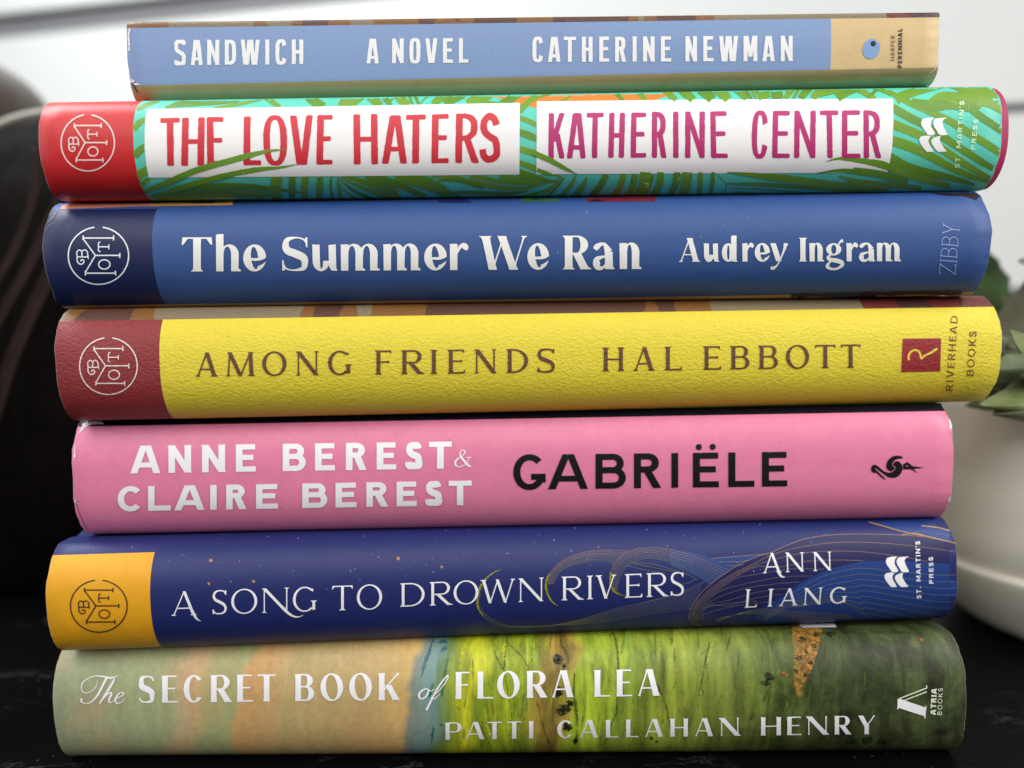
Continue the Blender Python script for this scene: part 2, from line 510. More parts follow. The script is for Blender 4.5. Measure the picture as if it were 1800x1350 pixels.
def glyph(ch, w, h, F):
    T, t, n, s = F.T, F.t, F.n, F.ser
    o = []
    mono = (T/t) < 1.6
    e = T*0.5
    def S(xb, yb, xt, yt, wd, sb=0, st=0): stem(o, xb, yb, xt, yt, wd, F, sb, st)
    if ch == 'A':
        ap = T*0.28 if mono else T*0.12
        if s and not mono: ap = 0
        bl, br_ = s+t/2*1.05, w-s-T/2*1.05
        S(bl, 0, w/2-ap*(1 if mono else 2.2), h, t if not mono else T, 1, 0)
        S(br_, 0, w/2+ap, h, T, 1, 0)
        yb = h*(0.30 if n < 2.6 else 0.24)
        lx = bl+(w/2-ap-bl)*(yb/h); rx = br_+(w/2+ap-br_)*(yb/h)
        bar(o, lx, rx, yb, t*(0.95 if mono else 1), Font(1, 1))
    elif ch == 'B':
        x = s+T/2
        S(x, 0, x, h, T, 'l' if s else 0, 'l' if s else 0)
        ym = h*0.53
        bowl(o, x, ym-t/2, h, w*0.93, T, t, n, 1.15); bowl(o, x, 0, ym+t/2, w, T, t, n, 1.15)
    elif ch in 'CG':
        a = 42 if n < 2.6 else 22
        if F.arm and n < 2.6: a = 48
        wr = w if ch == 'C' else w
        oo, ii = ring(o, wr/2, h/2, wr/2, h/2+h*0.012, T, t*(1 if mono else 1.15), n, a, (360-a) if ch == 'C' else (334 if mono else 360-a+2), 44, tilt=0)
        if F.arm and not mono:
            x, y = oo[0]
            o.append([(x-F.arm*1.0, y+t*0.9), (x+F.t*0.5, y+F.arm*0.45), (x+F.t*0.7, y-F.arm*0.75), (x-F.t*0.3, y-F.arm*0.7)])
            if ch == 'C':
                x, y = oo[-1]
                o.append([(x-F.arm*.4, y-t*0.8), (x+F.t*0.8, y+F.arm*0.5), (x+F.t*0.2, y+F.arm*0.45), (x-F.arm, y+t*0.3)])
        if ch == 'G':
            if mono:
                hy = h*0.45
                o.append([(w-T*0.98, h*0.20), (w-.02, h*0.20), (w-.02, hy), (w-T*0.98, hy)])
                o.append([(w*0.55, hy-t), (w-.02, hy-t), (w-.02, hy), (w*0.55, hy)])
            else:
                S(w-T/2-s*0.8, h*0.06, w-T/2-s*0.8, h*0.44, T, 0, 1 if s else 0)
                if not s: bar(o, w*0.62, w, h*0.44, t, Font(1, 1))
    elif ch == 'D':
        x = s+T/2
        S(x, 0, x, h, T, 'l' if s else 0, 'l' if s else 0)
        bowl(o, x, 0, h, w, T, t, n, 1.25 if n < 2.6 else 0.6)
    elif ch in 'EËF':
        x = s+T/2
        S(x, 0, x, h, T, 1 if s and ch == 'F' else ('l' if s else 0), 'l' if s else 0)
        bar(o, x, w*(0.94 if not mono else .97), h-t/2, t, F, 1, -1)
        bar(o, x, w*0.84 if not mono else w*.88, h*0.52, t, F, 0)
        if F.arm: bar(o, x, w*0.80, h*0.52, t, F, 0.55, -1)
        if F.arm: bar(o, x, w*0.80, h*0.52, t, F, 0.55, 1)
        if ch != 'F': bar(o, x, w-(F.arm*0.1), t/2, t, F, 1.1, 1)
        if ch == 'Ë':
            for xx in (w*0.23, w*0.76): o.append(ellipse(xx, h*1.165, T*0.44, T*0.44, n=20))
    elif ch == 'H':
        x = s+T/2
        S(x, 0, x, h, T, 1, 1); S(w-x, 0, w-x, h, T, 1, 1)
        bar(o, x, w-x, h*0.5, t, Font(1, 1))
    elif ch == 'I':
        S(w/2, 0, w/2, h, min(T, w) if not s else T, 1, 1)
    elif ch == 'K':
        x = s+T/2
        S(x, 0, x, h, T, 1, 1)
        S(x+T*0.3, h*0.36, w-t/2-s*1.0-(0 if not mono else T*.1), h, t if not mono else T*0.95, 0, 1)
        S(w-T/2-s*0.7, 0, x+T*0.75+(w-x)*0.12, h*0.56, T, 1, 0)
    elif ch == 'L':
        x = s+T/2
        S(x, 0, x, h, T, 'l' if s else 0, 1); bar(o, x, w, t/2, t, F, 1.1, 1)
    elif ch == 'M':
        th = t if not mono else T
        x = s+th/2
        S(x, 0, x+(w*0.05 if s else 0), h, th, 1, 'l' if s else 0); S(w-s-T/2, 0, w-s-T/2-(w*0.05 if s else 0), h, T, 1, 'r' if s else 0)
        lo = 0 if not mono else h*0.18
        S(w/2+(0 if mono else 0), lo, x+T*0.3, h, T*(0.9 if mono else 1), 0, 0)
        S(w/2, lo, w-s-T*0.8, h, th*(0.9 if mono else 1), 0, 0)
    elif ch == 'N':
        th = t if not mono else T
        x = s+th/2
        S(x, 0, x, h, th, 1, 'l' if s else 0); S(w-x, 0, w-x, h, th, 0, 1)
        S(w-x+(th*0.1) - (0 if not mono else T*0.0), 0, x-(th*0.1)+(0 if not mono else 0), h, T*(0.95 if mono else 1), 0, 0)
    elif ch == 'O':
        ring(o, w/2, h/2, w/2, h/2+h*0.015, T, t, n, 0, 360, 48, tilt=0 if mono else 0.10)
    elif ch in 'PR':
        x = s+T/2
        S(x, 0, x, h, T, 1, 'l' if s else 0)
        yb = h*(0.42 if ch == 'P' else 0.45)
        bowl(o, x, yb, h, w*(0.93 if ch == 'R' else 1), T, t, n, 1.2)
        if ch == 'R': S(w-T/2-s*0.6, 0, x+T*0.6+(w-x)*0.16, yb+t*.8, T, 'r' if s else 0, 0)
    elif ch == 'S':
        c = [(w*0.93, h*0.80, t*1.1), (w*0.80, h*0.93, t*1.1), (w*0.53, h-t*0.5, t*1.05), (w*0.22, h*0.92, (T+t)*.5), (T*0.5, h*0.755, T*0.85), (w*0.22, h*0.60, T*0.98),
             (w*0.50, h*0.51, T*1.02), (w*0.80, h*0.39, T*0.98), (w-T*0.5, h*0.24, T*0.85), (w*0.80, h*0.08, (T+t)*.5), (w*0.46, t*0.5, t*1.05), (w*0.18, h*0.065, t*1.1), (w*0.06, h*0.19, t*1.1)]
        if mono:
            c = [(a, b, T*0.98) for a, b, _ in c]
            c = [(min(max(a, T*.5), w-T*.5), b, q) for a, b, q in c]
            c = [(a, min(max(b, T*.45), h-T*.45), q) for a, b, q in c]
            if n < 2.6:
                c = [(w-T*.6, h*0.75, T), (w*0.70, h*0.865, T), (w*0.46, h-T*.5, T), (T*0.68, h*0.83, T), (T*.62, h*0.66, T), (w*0.44, h*0.535, T), (w*0.74, h*.45, T), (w-T*.55, h*0.30, T), (w*.80, h*.14, T), (w*0.48, T*.5, T), (w*0.22, h*.13, T), (T*.45, h*0.27, T)]
        for q in brush(c, 6): o.append(q)
        if F.arm and not mono:
            a = F.arm
            o.append([(w*0.86, h*0.97), (w*0.955, h*0.99), (w*0.955, h*0.99-a*1.4-t), (w*0.90, h*0.99-a*1.3-t)])
            o.append([(w*0.02, h*0.01), (w*0.12, h*0.02), (w*0.07, h*0.02+a*1.3+t), (w*0.015, h*0.02+a*1.4+t)])
    elif ch == 'T':
        S(w/2, 0, w/2, h-t*0.3, T, 1, 0)
        bar(o, w/2, w, h-t/2, t, F, 1, -1); bar(o, w/2, 0, h-t/2, t, Font(1, 1, arm=F.arm), 1, -1)
        if F.r: pass
    elif ch == 'V':
        th = t if not mono else T
        ap = T*0.26 if mono else 0
        S(w/2-ap, 0, s+T/2, h, T, 0, 1); S(w/2+ap, 0, w-s-th/2, h, th, 0, 1)
    elif ch == 'W':
        th = t if not mono else T
        ap = T*0.22 if mono else 0
        q = w*0.28
        S(q-ap, 0, s+T/2, h, T, 0, 1); S(q+ap, 0, w/2-ap, h*(1 if mono else 0.97), th, 0, 0)
        S(w-q-ap, 0, w/2+ap-(0 if mono else T*.2), h, T, 0, 0); S(w-q+ap, 0, w-s-th/2, h, th, 0, 1)
    elif ch == 'Y':
        th = t if not mono else T
        S(w/2, 0, w/2, h*0.46, T, 1, 0); S(w/2, h*0.42, s+T/2, h, T, 0, 1); S(w/2, h*0.42, w-s-th/2, h, th, 0, 1)
    elif ch == 'Z':
        th = t
        bar(o, 0.5, w, t/2, t, F, 1, 1); bar(o, w, 0, h-t/2, t, Font(1, 1, arm=F.arm), 1, -1)
        S(T*.7, t*0.5, w-T*.7, h-t*0.5, T)
    elif ch == '.': o.append(ellipse(w/2, T*.55, T*.6, T*.6, n=12))
    elif ch == "'": stem(o, w/2, h*.72, w/2, h, T, Font(1, 1))
    # ---------------- lower case (flared display face)
    elif ch in 'nmhru':
        X = F.xh*h
        def arch(xa, xb_):
            cx0 = (xa+T*0.55+xb_)/2; rx0 = (xb_-xa-T*0.55)/2; ry = X*0.40; yb = X*0.62
            cx1 = (xa+T+xb_-T)/2; rx1 = (xb_-T-xa-T)/2
            N = 20
            O = [(cx0+rx0*math.cos(a), yb+ry*math.sin(a)) for a in [math.pi*k/N for k in range(N+1)]]
            I = [(cx1+rx1*math.cos(a), yb+(ry-t*1.5)*math.sin(a)) for a in [math.pi*k/N for k in range(N+1)]]
            for k in range(N): o.append([O[k], O[k+1], I[k+1], I[k]])
            o.append([(xb_-T, 0.0), (xb_-T*0.05, 0), (xb_, X*0.62), (xb_-T, X*0.62)])
            o.append([(xb_-T*.6, T*.1), (xb_-T*.1, 0), (xb_+T*0.22, -T*.03), (xb_+T*0.3, T*0.14), (xb_-.01, T*0.35), (xb_-T*.3, T*.7)])
        if ch == 'u':
            b = []
            cx0 = w/2; N = 20
            o.append([(0, X*0.98), (T*0.95, X), (T, X*0.35), (0.0+T*.04, X*0.35)])
            O = [(w*0.46+w*0.42*-math.cos(a)-0*0, X*0.38-(X*0.395)*math.sin(a)) for a in [math.pi*k/N for k in range(N+1)]]
            O = [(T*.04+(w-T*.9-T*.04)/2*(1-math.cos(a)), X*0.38-X*0.395*math.sin(a)) for a in [math.pi*k/N for k in range(N+1)]]
            I = [(T+(w-T-T*.75-T)/2*(1-math.cos(a)), X*0.38-(X*0.395-t*1.7)*math.sin(a)) for a in [math.pi*k/N for k in range(N+1)]]
            for k in range(N): o.append([O[k], O[k+1], I[k+1], I[k]])
            o.append([(w-T*1.05, X*.98), (w-T*0.1, X), (w-T*0.02, 0), (w-T*.7, T*.05), (w-T*0.98, T*0.6)])
            o.append([(w-T*.6, T*.1), (w-T*.1, 0), (w+T*0.1, T*.0), (w+T*0.14, T*0.14), (w-T*.1, T*0.35)])
            o.append([(-T*.08, X*1.0), (T*.4, X), (T*.2, X*.88)])
        else:
            top = X if ch != 'h' else h*1.09
            o.append([(0.0, top*0.975), (T*0.25, top), (T*0.95, top), (T*1.0, top*.985), (T*1.0, 0), (T*0.04, 0)])
            if ch != 'h': o.append([(-T*.1, X*.985), (T*.5, X), (T*.3, X*.87)])
            if ch in 'nh': arch(0, w-T*.22)
            elif ch == 'm':
                mid_ = (w+T*0.8)/2
                arch(0, mid_-T*.0); arch(mid_-T, w-T*.22)
            else:
                for q in brush([(T*.9, X*.62, t), (T*1.15, X*.80, t*2.2), (T*1.5, X*.92, T*.45), (w-T*.55, X*.95, T*.62), (w-T*.38, X*.86, T*.85), (w-T*.5, X*.78, T*.5)], 5): o.append(q)
    elif ch == 'e':
        X = F.xh*h
        ring(o, w/2, X/2, w/2, X/2+X*.012, T*1.02, t*1.6, 2.0, 0, 312, 44, tilt=0.12)
        for q in brush([(w*.97, X*.56, T*.25), (w*.85, X*.50, T*.40), (w*.60, X*.445, t*1.9), (T*.6, X*.455, t*1.4)], 6): o.append(q)
        cx, cy, rx, ry = w/2, X/2, w/2, X/2+X*.012
        c_, s_ = math.cos(.12), math.sin(.12)
        Op, Ip = [], []
        for k in range(13):
            f = k/12; an = math.radians(311+32*f)
            p0 = sell(cx, cy, rx, ry, 2.0, an); xx, yy = sell(0, 0, rx-T*1.02, ry-t*1.6, 2.0, an)
            p1 = (cx+xx*c_-yy*s_, cy+xx*s_+yy*c_); g_ = min(1, f**0.8)*0.98
            Op.append(p0); Ip.append((p1[0]+(p0[0]-p1[0])*g_, p1[1]+(p0[1]-p1[1])*g_))
        for k in range(12): o.append([Op[k], Op[k+1], Ip[k+1], Ip[k]])
    elif ch in 'ad':
        X = F.xh*h
        top = X if ch == 'a' else h*1.1
        if ch == 'd':
            ring(o, (w-T*.4)/2, X/2, (w-T*.4)/2, X/2, T, t*1.6, 2.0, 0, 360, 40, tilt=0)
            o.append([(w-T*1.1, top*.975), (w-T*.8, top), (w-T*.1, top), (w-T*.05, top*.98), (w-T*.05, 0), (w-T*1.1, T*.1)])
            o.append([(w-T*.6, 0), (w+T*.12, 0), (w+T*.12, T*.12), (w-T*.1, T*.3)])
        else:
            o.append([(w-T*1.25, X*.67), (w-T*.22, X*.67), (w-T*.16, 0), (w-T*1.18, 0)])
            o.append([(w-T*.8, 0), (w+T*.0, 0), (w+T*.05, T*.14), (w-T*.3, T*.4)])
            for q in brush([(w*.10, X*.76, T*.55), (w*.20, X*.86, T*.75), (w*.36, X*.95, T*.5), (w*.55, X*.965, t*1.8), (w-T*1.1, X*.88, T*.6), (w-T*.73, X*.66, T*1.03)], 6): o.append(q)
            for q in brush([(w-T*.9, X*.50, t*1.3), (w*.45, X*.47, t*1.8), (w*.2, X*.38, T*.7), (T*.5, X*.22, T*.95), (w*.24, X*.07, T*.7), (w*.46, X*.05, t*2), (w-T*1.0, X*.22, t*1.2)], 6): o.append(q)
    elif ch == 'y':
        X = F.xh*h
        stem(o, w*.50, X*.02, T*.55, X, T, Font(1, 1), 0, 0)
        for q in brush([(w-T*.35, X*.98, T*.75), (w*.80, X*.62, T*.42), (w*.55, X*.05, t*1.1), (w*.38, -X*.22, t*1.5), (w*.16, -X*.36, T*.6), (w*.04, -X*.32, T*.6)], 7): o.append(q)
        o.append([(w*.84, X), (w+T*.1, X*.985), (w, X*.87), (w*.85, X*.80)])
    elif ch == 'g':
        X = F.xh*h
        ring(o, w*.44, X*.66, w*.40, X*.335, T*.95, t*1.4, 2.0, 0, 360, 34)
        for q in brush([(w*.70, X*.92, t*1.2), (w*.80, X*1.08, T*.4), (w*.93, X*1.14, T*.75)], 5): o.append(q)
        for q in brush([(w*.28, X*.35, t*1.5), (w*.14, X*.24, T*.55), (w*.24, X*.10, T*.75), (w*.55, X*.05, T*.85), (w*.86, -X*.06, T*.8), (w*.88, -X*.22, T*.6), (w*.60, -X*.40, t*2.2), (w*.28, -X*.40, T*.5), (w*.10, -X*.26, T*.7), (w*.22, -X*.06, t*1.6), (w*.38, X*.03, t*1.2)], 6): o.append(q)
    elif ch == '&':
        for q in brush([(w*.98, h*.02, t), (w*.78, h*.12, T*1.1), (w*.40, h*.60, T), (w*.36, h*.84, t*1.2), (w*.50, h*.97, t), (w*.62, h*.84, T*.7), (w*.50, h*.66, t), (w*.16, h*.42, T*.8), (w*.08, h*.20, T), (w*.26, h*.02, t*1.2), (w*.56, h*.10, t*1.1), (w*.80, h*.36, t), (w*.86, h*.52, t)], 7): o.append(q)
        for q in brush([(w*.70, h*.54, t), (w*.98, h*.54, t)], 3): o.append(q)
    return o

WID = dict(A=.78, B=.64, C=.72, D=.74, E=.56, F=.52, G=.76, H=.74, I=.22, K=.68, L=.52, M=.92, N=.76, O=.80, P=.60, R=.66, S=.56, T=.64, V=.74, W=1.1, Y=.70, Z=.64)
WID['.'] = .2; WID["'"] = .15; WID[' '] = .34

def text(ink, s, boxes, zf, l0, l1, F, m, layer=6, jit=0, grid=4.0, shear=0.0, tilt=None):
    """boxes: left/right of every letter in a detail of the photograph; l0, l1: (x, top, base) at both ends of the line"""
    s = s.replace(' ', '')
    x0, a0, b0 = l0; x1, a1, b1 = l1
    x0, t0 = zf(x0, a0); _, bb0 = zf(0, b0); x1, t1 = zf(x1, a1); _, bb1 = zf(0, b1)
    rnd = random.Random(len(s))
    for ch, (bl, br_) in zip(s, boxes):
        L_ = zf(bl, 0)[0]; R_ = zf(br_, 0)[0]; w_ = R_-L_
        mid = (L_+R_)/2
        ff = (mid-x0)/(x1-x0); h_ = (bb0+(bb1-bb0)*ff)-(t0+(t1-t0)*ff)
        polys = []
        rot = rnd.uniform(-1, 1)*(tilt or 0)
        for p in glyph(ch, w_, h_, F):
            q = []
            for gx, gy in p:
                gx2 = gx + shear*(h_-gy) + rot*(gy-h_/2)
                X = L_+gx2; f = (X-x0)/(x1-x0)
                top = t0+(t1-t0)*f; base = bb0+(bb1-bb0)*f
                q.append((X, base+(top-base)*(gy/h_)))
            polys.append(q)
        ink.add(polys, m, layer, grid, jit)

def vtext(ink, s, p0, p1, cap, F, m, layer=6, track=0.22, cond=1.0):
    """small line reading upwards from p0 to p1 (its baseline), fitted to that length"""
    adv = [WID[c]*cond for c in s]
    tot = sum(adv)+track*(len(s)-1)
    Ld = math.hypot(p1[0]-p0[0], p1[1]-p0[1]); k = Ld/tot
    ex = ((p1[0]-p0[0])/Ld, (p1[1]-p0[1])/Ld); ey = (ex[1], -ex[0])
    x = 0
    for c, a in zip(s, adv):
        if c != ' ':
            polys = []
            for p in glyph(c, a*k, cap, F):
                polys.append([(p0[0]+ex[0]*(x+gx)+ey[0]*gy, p0[1]+ex[1]*(x+gx)+ey[1]*gy) for gx, gy in p])
            ink.add(polys, m, layer, 3.0)
        x += (a+track)*k

def emblem(ink, cx, cy, rx, ry, m, lw=2.2):
    """round club emblem: broken ring, Y-shaped open boxes and the letters B, O, T, I lines"""
    zf = lambda X, Y: (cx+(X-707)/505*rx, cy+(Y-670)/483*ry)
    P = []
    k = 1.0
    def ln(*pts, w=lw): P.extend(brush([(*zf(a, b), w) for a, b in pts], 1, smooth=False))
    def cv(*pts, w=lw, n=6): P.extend(brush([(*zf(a, b), w) for a, b in pts], n))
    cv(*[(707+505*math.cos(a), 670+483*math.sin(a)) for a in [math.radians(-82+k_*(344)/60) for k_ in range(61)]], n=2)
    ln((450, 372), (962, 372)); ln((452, 330), (450, 405)); ln((962, 328), (958, 414))
    ln((452, 385), (655, 665)); ln((655, 665), (484, 958)); ln((650, 665), (1065, 665)); ln((1065, 625), (1063, 708))
    ln((482, 965), (992, 965)); ln((488, 922), (488, 1006)); ln((988, 925), (996, 1004))
    ln((708, 452), (705, 588), w=lw*.9); ln((705, 520), (882, 520), w=lw*.9); ln((882, 478), (880, 562), w=lw*.8)
    cv((742, 440), (716, 446), (706, 470), w=lw*.8); cv((705, 572), (716, 594), (742, 602), w=lw*.8)
    cv(*[(805+95*math.cos(a), 818+78*math.sin(a)) for a in [2*math.pi*q/24 for q in range(25)]], n=2, w=lw*.95)
    ln((352, 690), (538, 692), w=lw*.9); ln((532, 650), (538, 725), w=lw*.7)
    cv((352, 690), (346, 610), (385, 574), (428, 600), (432, 690), w=lw*.9); cv((432, 690), (434, 600), (478, 572), (520, 605), (528, 690), w=lw*.9)
    cv((350, 690), (352, 760), (385, 806), (430, 812), (464, 778), (452, 742), (418, 744), (412, 766), w=lw*.95)
    ink.add(P, m, 6, 4.0)

def press_logo(ink, zf, m):
    shapes = [[(695, 440), (712, 408), (760, 396), (832, 394), (804, 420), (797, 452), (800, 486), (826, 528), (842, 556), (826, 572), (800, 578), (765, 570), (750, 548), (722, 508), (700, 478)],
              [(852, 402), (900, 398), (966, 392), (930, 412), (914, 440), (926, 484), (950, 530), (972, 568), (940, 574), (905, 576), (874, 562), (858, 528), (832, 492), (820, 450), (830, 418)],
              [(692, 590), (730, 580), (770, 578), (796, 588), (778, 606), (770, 636), (782, 668), (804, 704), (828, 745), (756, 746), (716, 700), (684, 650), (677, 616)],
              [(834, 600), (860, 588), (902, 580), (890, 604), (892, 640), (914, 676), (938, 712), (962, 742), (876, 746), (846, 720), (812, 672), (800, 640), (808, 614)]]
    ink.add([[zf(*p) for p in s] for s in shapes], m, 6, 4.0)

# ================================================================== setting: table top and wall
def table_material():
    m = bpy.data.materials.new('scratched_black_lacquer'); m.use_nodes = True
    N = m.node_tree.nodes; L = m.node_tree.links; b = N['Principled BSDF']
    tc = N.new('ShaderNodeTexCoord')
    mp = N.new('ShaderNodeMapping'); mp.inputs['Scale'].default_value = (1, 3.2, 1); mp.inputs['Rotation'].default_value = (0, 0, 0.5)
    L.new(tc.outputs['Object'], mp.inputs[0])
    n = N.new('ShaderNodeTexNoise'); n.inputs['Scale'].default_value = 15; n.inputs['Detail'].default_value = 12
    n.inputs['Roughness'].default_value = 0.66; n.inputs['Distortion'].default_value = 1.2
    L.new(mp.outputs[0], n.inputs['Vector'])
    # thin pale veins where the noise crosses its middle value, broken up by a second noise
    s = N.new('ShaderNodeMath'); s.operation = 'SUBTRACT'; s.inputs[1].default_value = 0.5; L.new(n.outputs['Fac'], s.inputs[0])
    a = N.new('ShaderNodeMath'); a.operation = 'ABSOLUTE'; L.new(s.outputs[0], a.inputs[0])
    r = N.new('ShaderNodeMapRange'); r.inputs[1].default_value = 0.0; r.inputs[2].default_value = 0.006
    r.inputs[3].default_value = 1; r.inputs[4].default_value = 0; L.new(a.outputs[0], r.inputs[0])
    n2 = N.new('ShaderNodeTexNoise'); n2.inputs['Scale'].default_value = 26; n2.inputs['Detail'].default_value = 5
    L.new(tc.outputs['Object'], n2.inputs['Vector'])
    r2 = N.new('ShaderNodeMapRange'); r2.inputs[1].default_value = 0.48; r2.inputs[2].default_value = 0.66; L.new(n2.outputs['Fac'], r2.inputs[0])
    mu = N.new('ShaderNodeMath'); mu.operation = 'MULTIPLY'; L.new(r.outputs[0], mu.inputs[0]); L.new(r2.outputs[0], mu.inputs[1])
    # dust and chips
    v = N.new('ShaderNodeTexVoronoi'); v.inputs['Scale'].default_value = 260; L.new(tc.outputs['Object'], v.inputs['Vector'])
    r3 = N.new('ShaderNodeMapRange'); r3.inputs[1].default_value = 0.05; r3.inputs[2].default_value = 0.11
    r3.inputs[3].default_value = 0.8; r3.inputs[4].default_value = 0; L.new(v.outputs['Distance'], r3.inputs[0])
    mu3 = N.new('ShaderNodeMath'); mu3.operation = 'MULTIPLY'; L.new(r3.outputs[0], mu3.inputs[0]); L.new(r2.outputs[0], mu3.inputs[1])
    ad = N.new('ShaderNodeMath'); ad.operation = 'MAXIMUM'; L.new(mu.outputs[0], ad.inputs[0]); L.new(mu3.outputs[0], ad.inputs[1])
    mx = N.new('ShaderNodeMixRGB'); mx.inputs[1].default_value = (0.0025, 0.0025, 0.003, 1); mx.inputs[2].default_value = (0.12, 0.117, 0.115, 1)
    L.new(ad.outputs[0], mx.inputs[0]); L.new(mx.outputs[0], b.inputs['Base Color'])
    b.inputs['Specular IOR Level'].default_value = 0.05
    rr = N.new('ShaderNodeMapRange'); rr.inputs[3].default_value = 0.28; rr.inputs[4].default_value = 0.5
    L.new(n2.outputs['Fac'], rr.inputs[0]); L.new(rr.outputs[0], b.inputs['Roughness'])
    bp = N.new('ShaderNodeBump'); bp.inputs['Distance'].default_value = 0.0004; bp.inputs['Strength'].default_value = 0.6
    L.new(n.outputs['Fac'], bp.inputs['Height']); L.new(bp.outputs[0], b.inputs['Normal'])
    return m

def box(name, x0, x1, y0, y1, z0, z1, m, bevel=0.0, parent=None):
    bm = bmesh.new(); bmesh.ops.create_cube(bm, size=1)
    for v in bm.verts: v.co = Vector(((x0+x1)/2+v.co.x*(x1-x0), (y0+y1)/2+v.co.y*(y1-y0), (z0+z1)/2+v.co.z*(z1-z0)))
    if bevel: bmesh.ops.bevel(bm, geom=bm.edges[:], offset=bevel, segments=3, affect='EDGES')
    me = bpy.data.meshes.new(name); bm.to_mesh(me); bm.free(); me.materials.append(m)
    o = bpy.data.objects.new(name, me); COL.objects.link(o); o.parent = parent
    return o

tt = box('table_top', -0.75, 0.75, 0.02, 0.66, -0.03, 0.0, table_material(), 0.002); tag(tt, kind='structure')

def wall():
    """painted boards laid one above the other with an open groove between them, seen out of focus"""
    m = mat('white_wall_paint', (206, 208, 205), 0.6, mottle=0.02, mscale=6)
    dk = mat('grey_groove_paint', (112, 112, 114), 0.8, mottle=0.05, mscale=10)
    yaw = math.radians(-12); c = 0.80
    t = math.tan(yaw)
    def zat(px, py):
        d = ray(px, py); s = c/(d.y-t*d.x); return (CAM+d*s)
    zg = zat(0, 46).z; zg2 = zat(1785, 190).z
    pitch = zg-zg2
    bm = bmesh.new()
    prof = []
    k = -5
    z = zg-pitch*5
    prof.append((0, z))
    gw = 0.024
    for i in range(-4, 6):
        zc = zg+pitch*i
        g = gw if i == 0 else 0.006
        prof += [(0, zc-g/2-0.002), (0.003, zc-g/2), (0.012, zc-g/2), (0.012, zc+g/2), (0.003, zc+g/2), (0, zc+g/2+0.002)]
    prof.append((0, zg+pitch*6))
    rows = [[bm.verts.new((x, y, z)) for (y, z) in prof] for x in (-1.3, 1.3)]
    for i in range(len(prof)-1):
        f = bm.faces.new((rows[0][i], rows[1][i], rows[1][i+1], rows[0][i+1]))
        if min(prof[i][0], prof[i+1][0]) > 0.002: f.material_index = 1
    bm.normal_update()
    me = bpy.data.meshes.new('wall'); bm.to_mesh(me); bm.free(); me.materials.append(m); me.materials.append(dk)
    o = bpy.data.objects.new('wall', me); COL.objects.link(o)
    o.location = (0, c, 0); o.rotation_euler = (0, 0, yaw)
    tag(o, kind='structure')
wall()

# ================================================================== the books, from the table up
def jmat(n, rgb, **k):
    k.setdefault('bump', PAPER_BUMP); k.setdefault('rough', 0.48); k.setdefault('spec', 0.38); k.setdefault('mscale', 220); k.setdefault('mottle', 0.07)
    return mat(n, rgb, **k)

WHITE = jmat('white_ink', (236, 234, 236), rough=0.4, mottle=0.02)

def recolour(bk, top=None, bottom=None, topmat=0, botmat=0, left=None, right=None, skip=None):
    """give the rows above / below a seam of the photograph another printed colour"""
    me = bk.jacket.data; nr = len(bk.prof)-1; nf = len(bk.faces)
    def row(p):
        d = (bk.Mi.to_3x3() @ ray(*p)).normalized(); h = bk.bvh.ray_cast(bk.Mi @ CAM, d)
        return h[2] % nr
    rt = row(top) if top else -1
    rb = row(bottom) if bottom else 10**6
    nx = nf//nr
    for f in range(nf):
        j, i = divmod(f, nr)
        if j in (0, nx-1): continue
        if i <= rt: me.polygons[f].material_index = topmat
        elif i >= rb: me.polygons[f].material_index = botmat
        xm = sum(bk.verts[v].x for v in bk.faces[f])/4
        if rt < i < rb or skip:
            if left and xm < bk.cuts[left[1]]: me.polygons[f].material_index = left[0]
            if right and xm > bk.cuts[right[1]]: me.polygons[f].material_index = right[0]

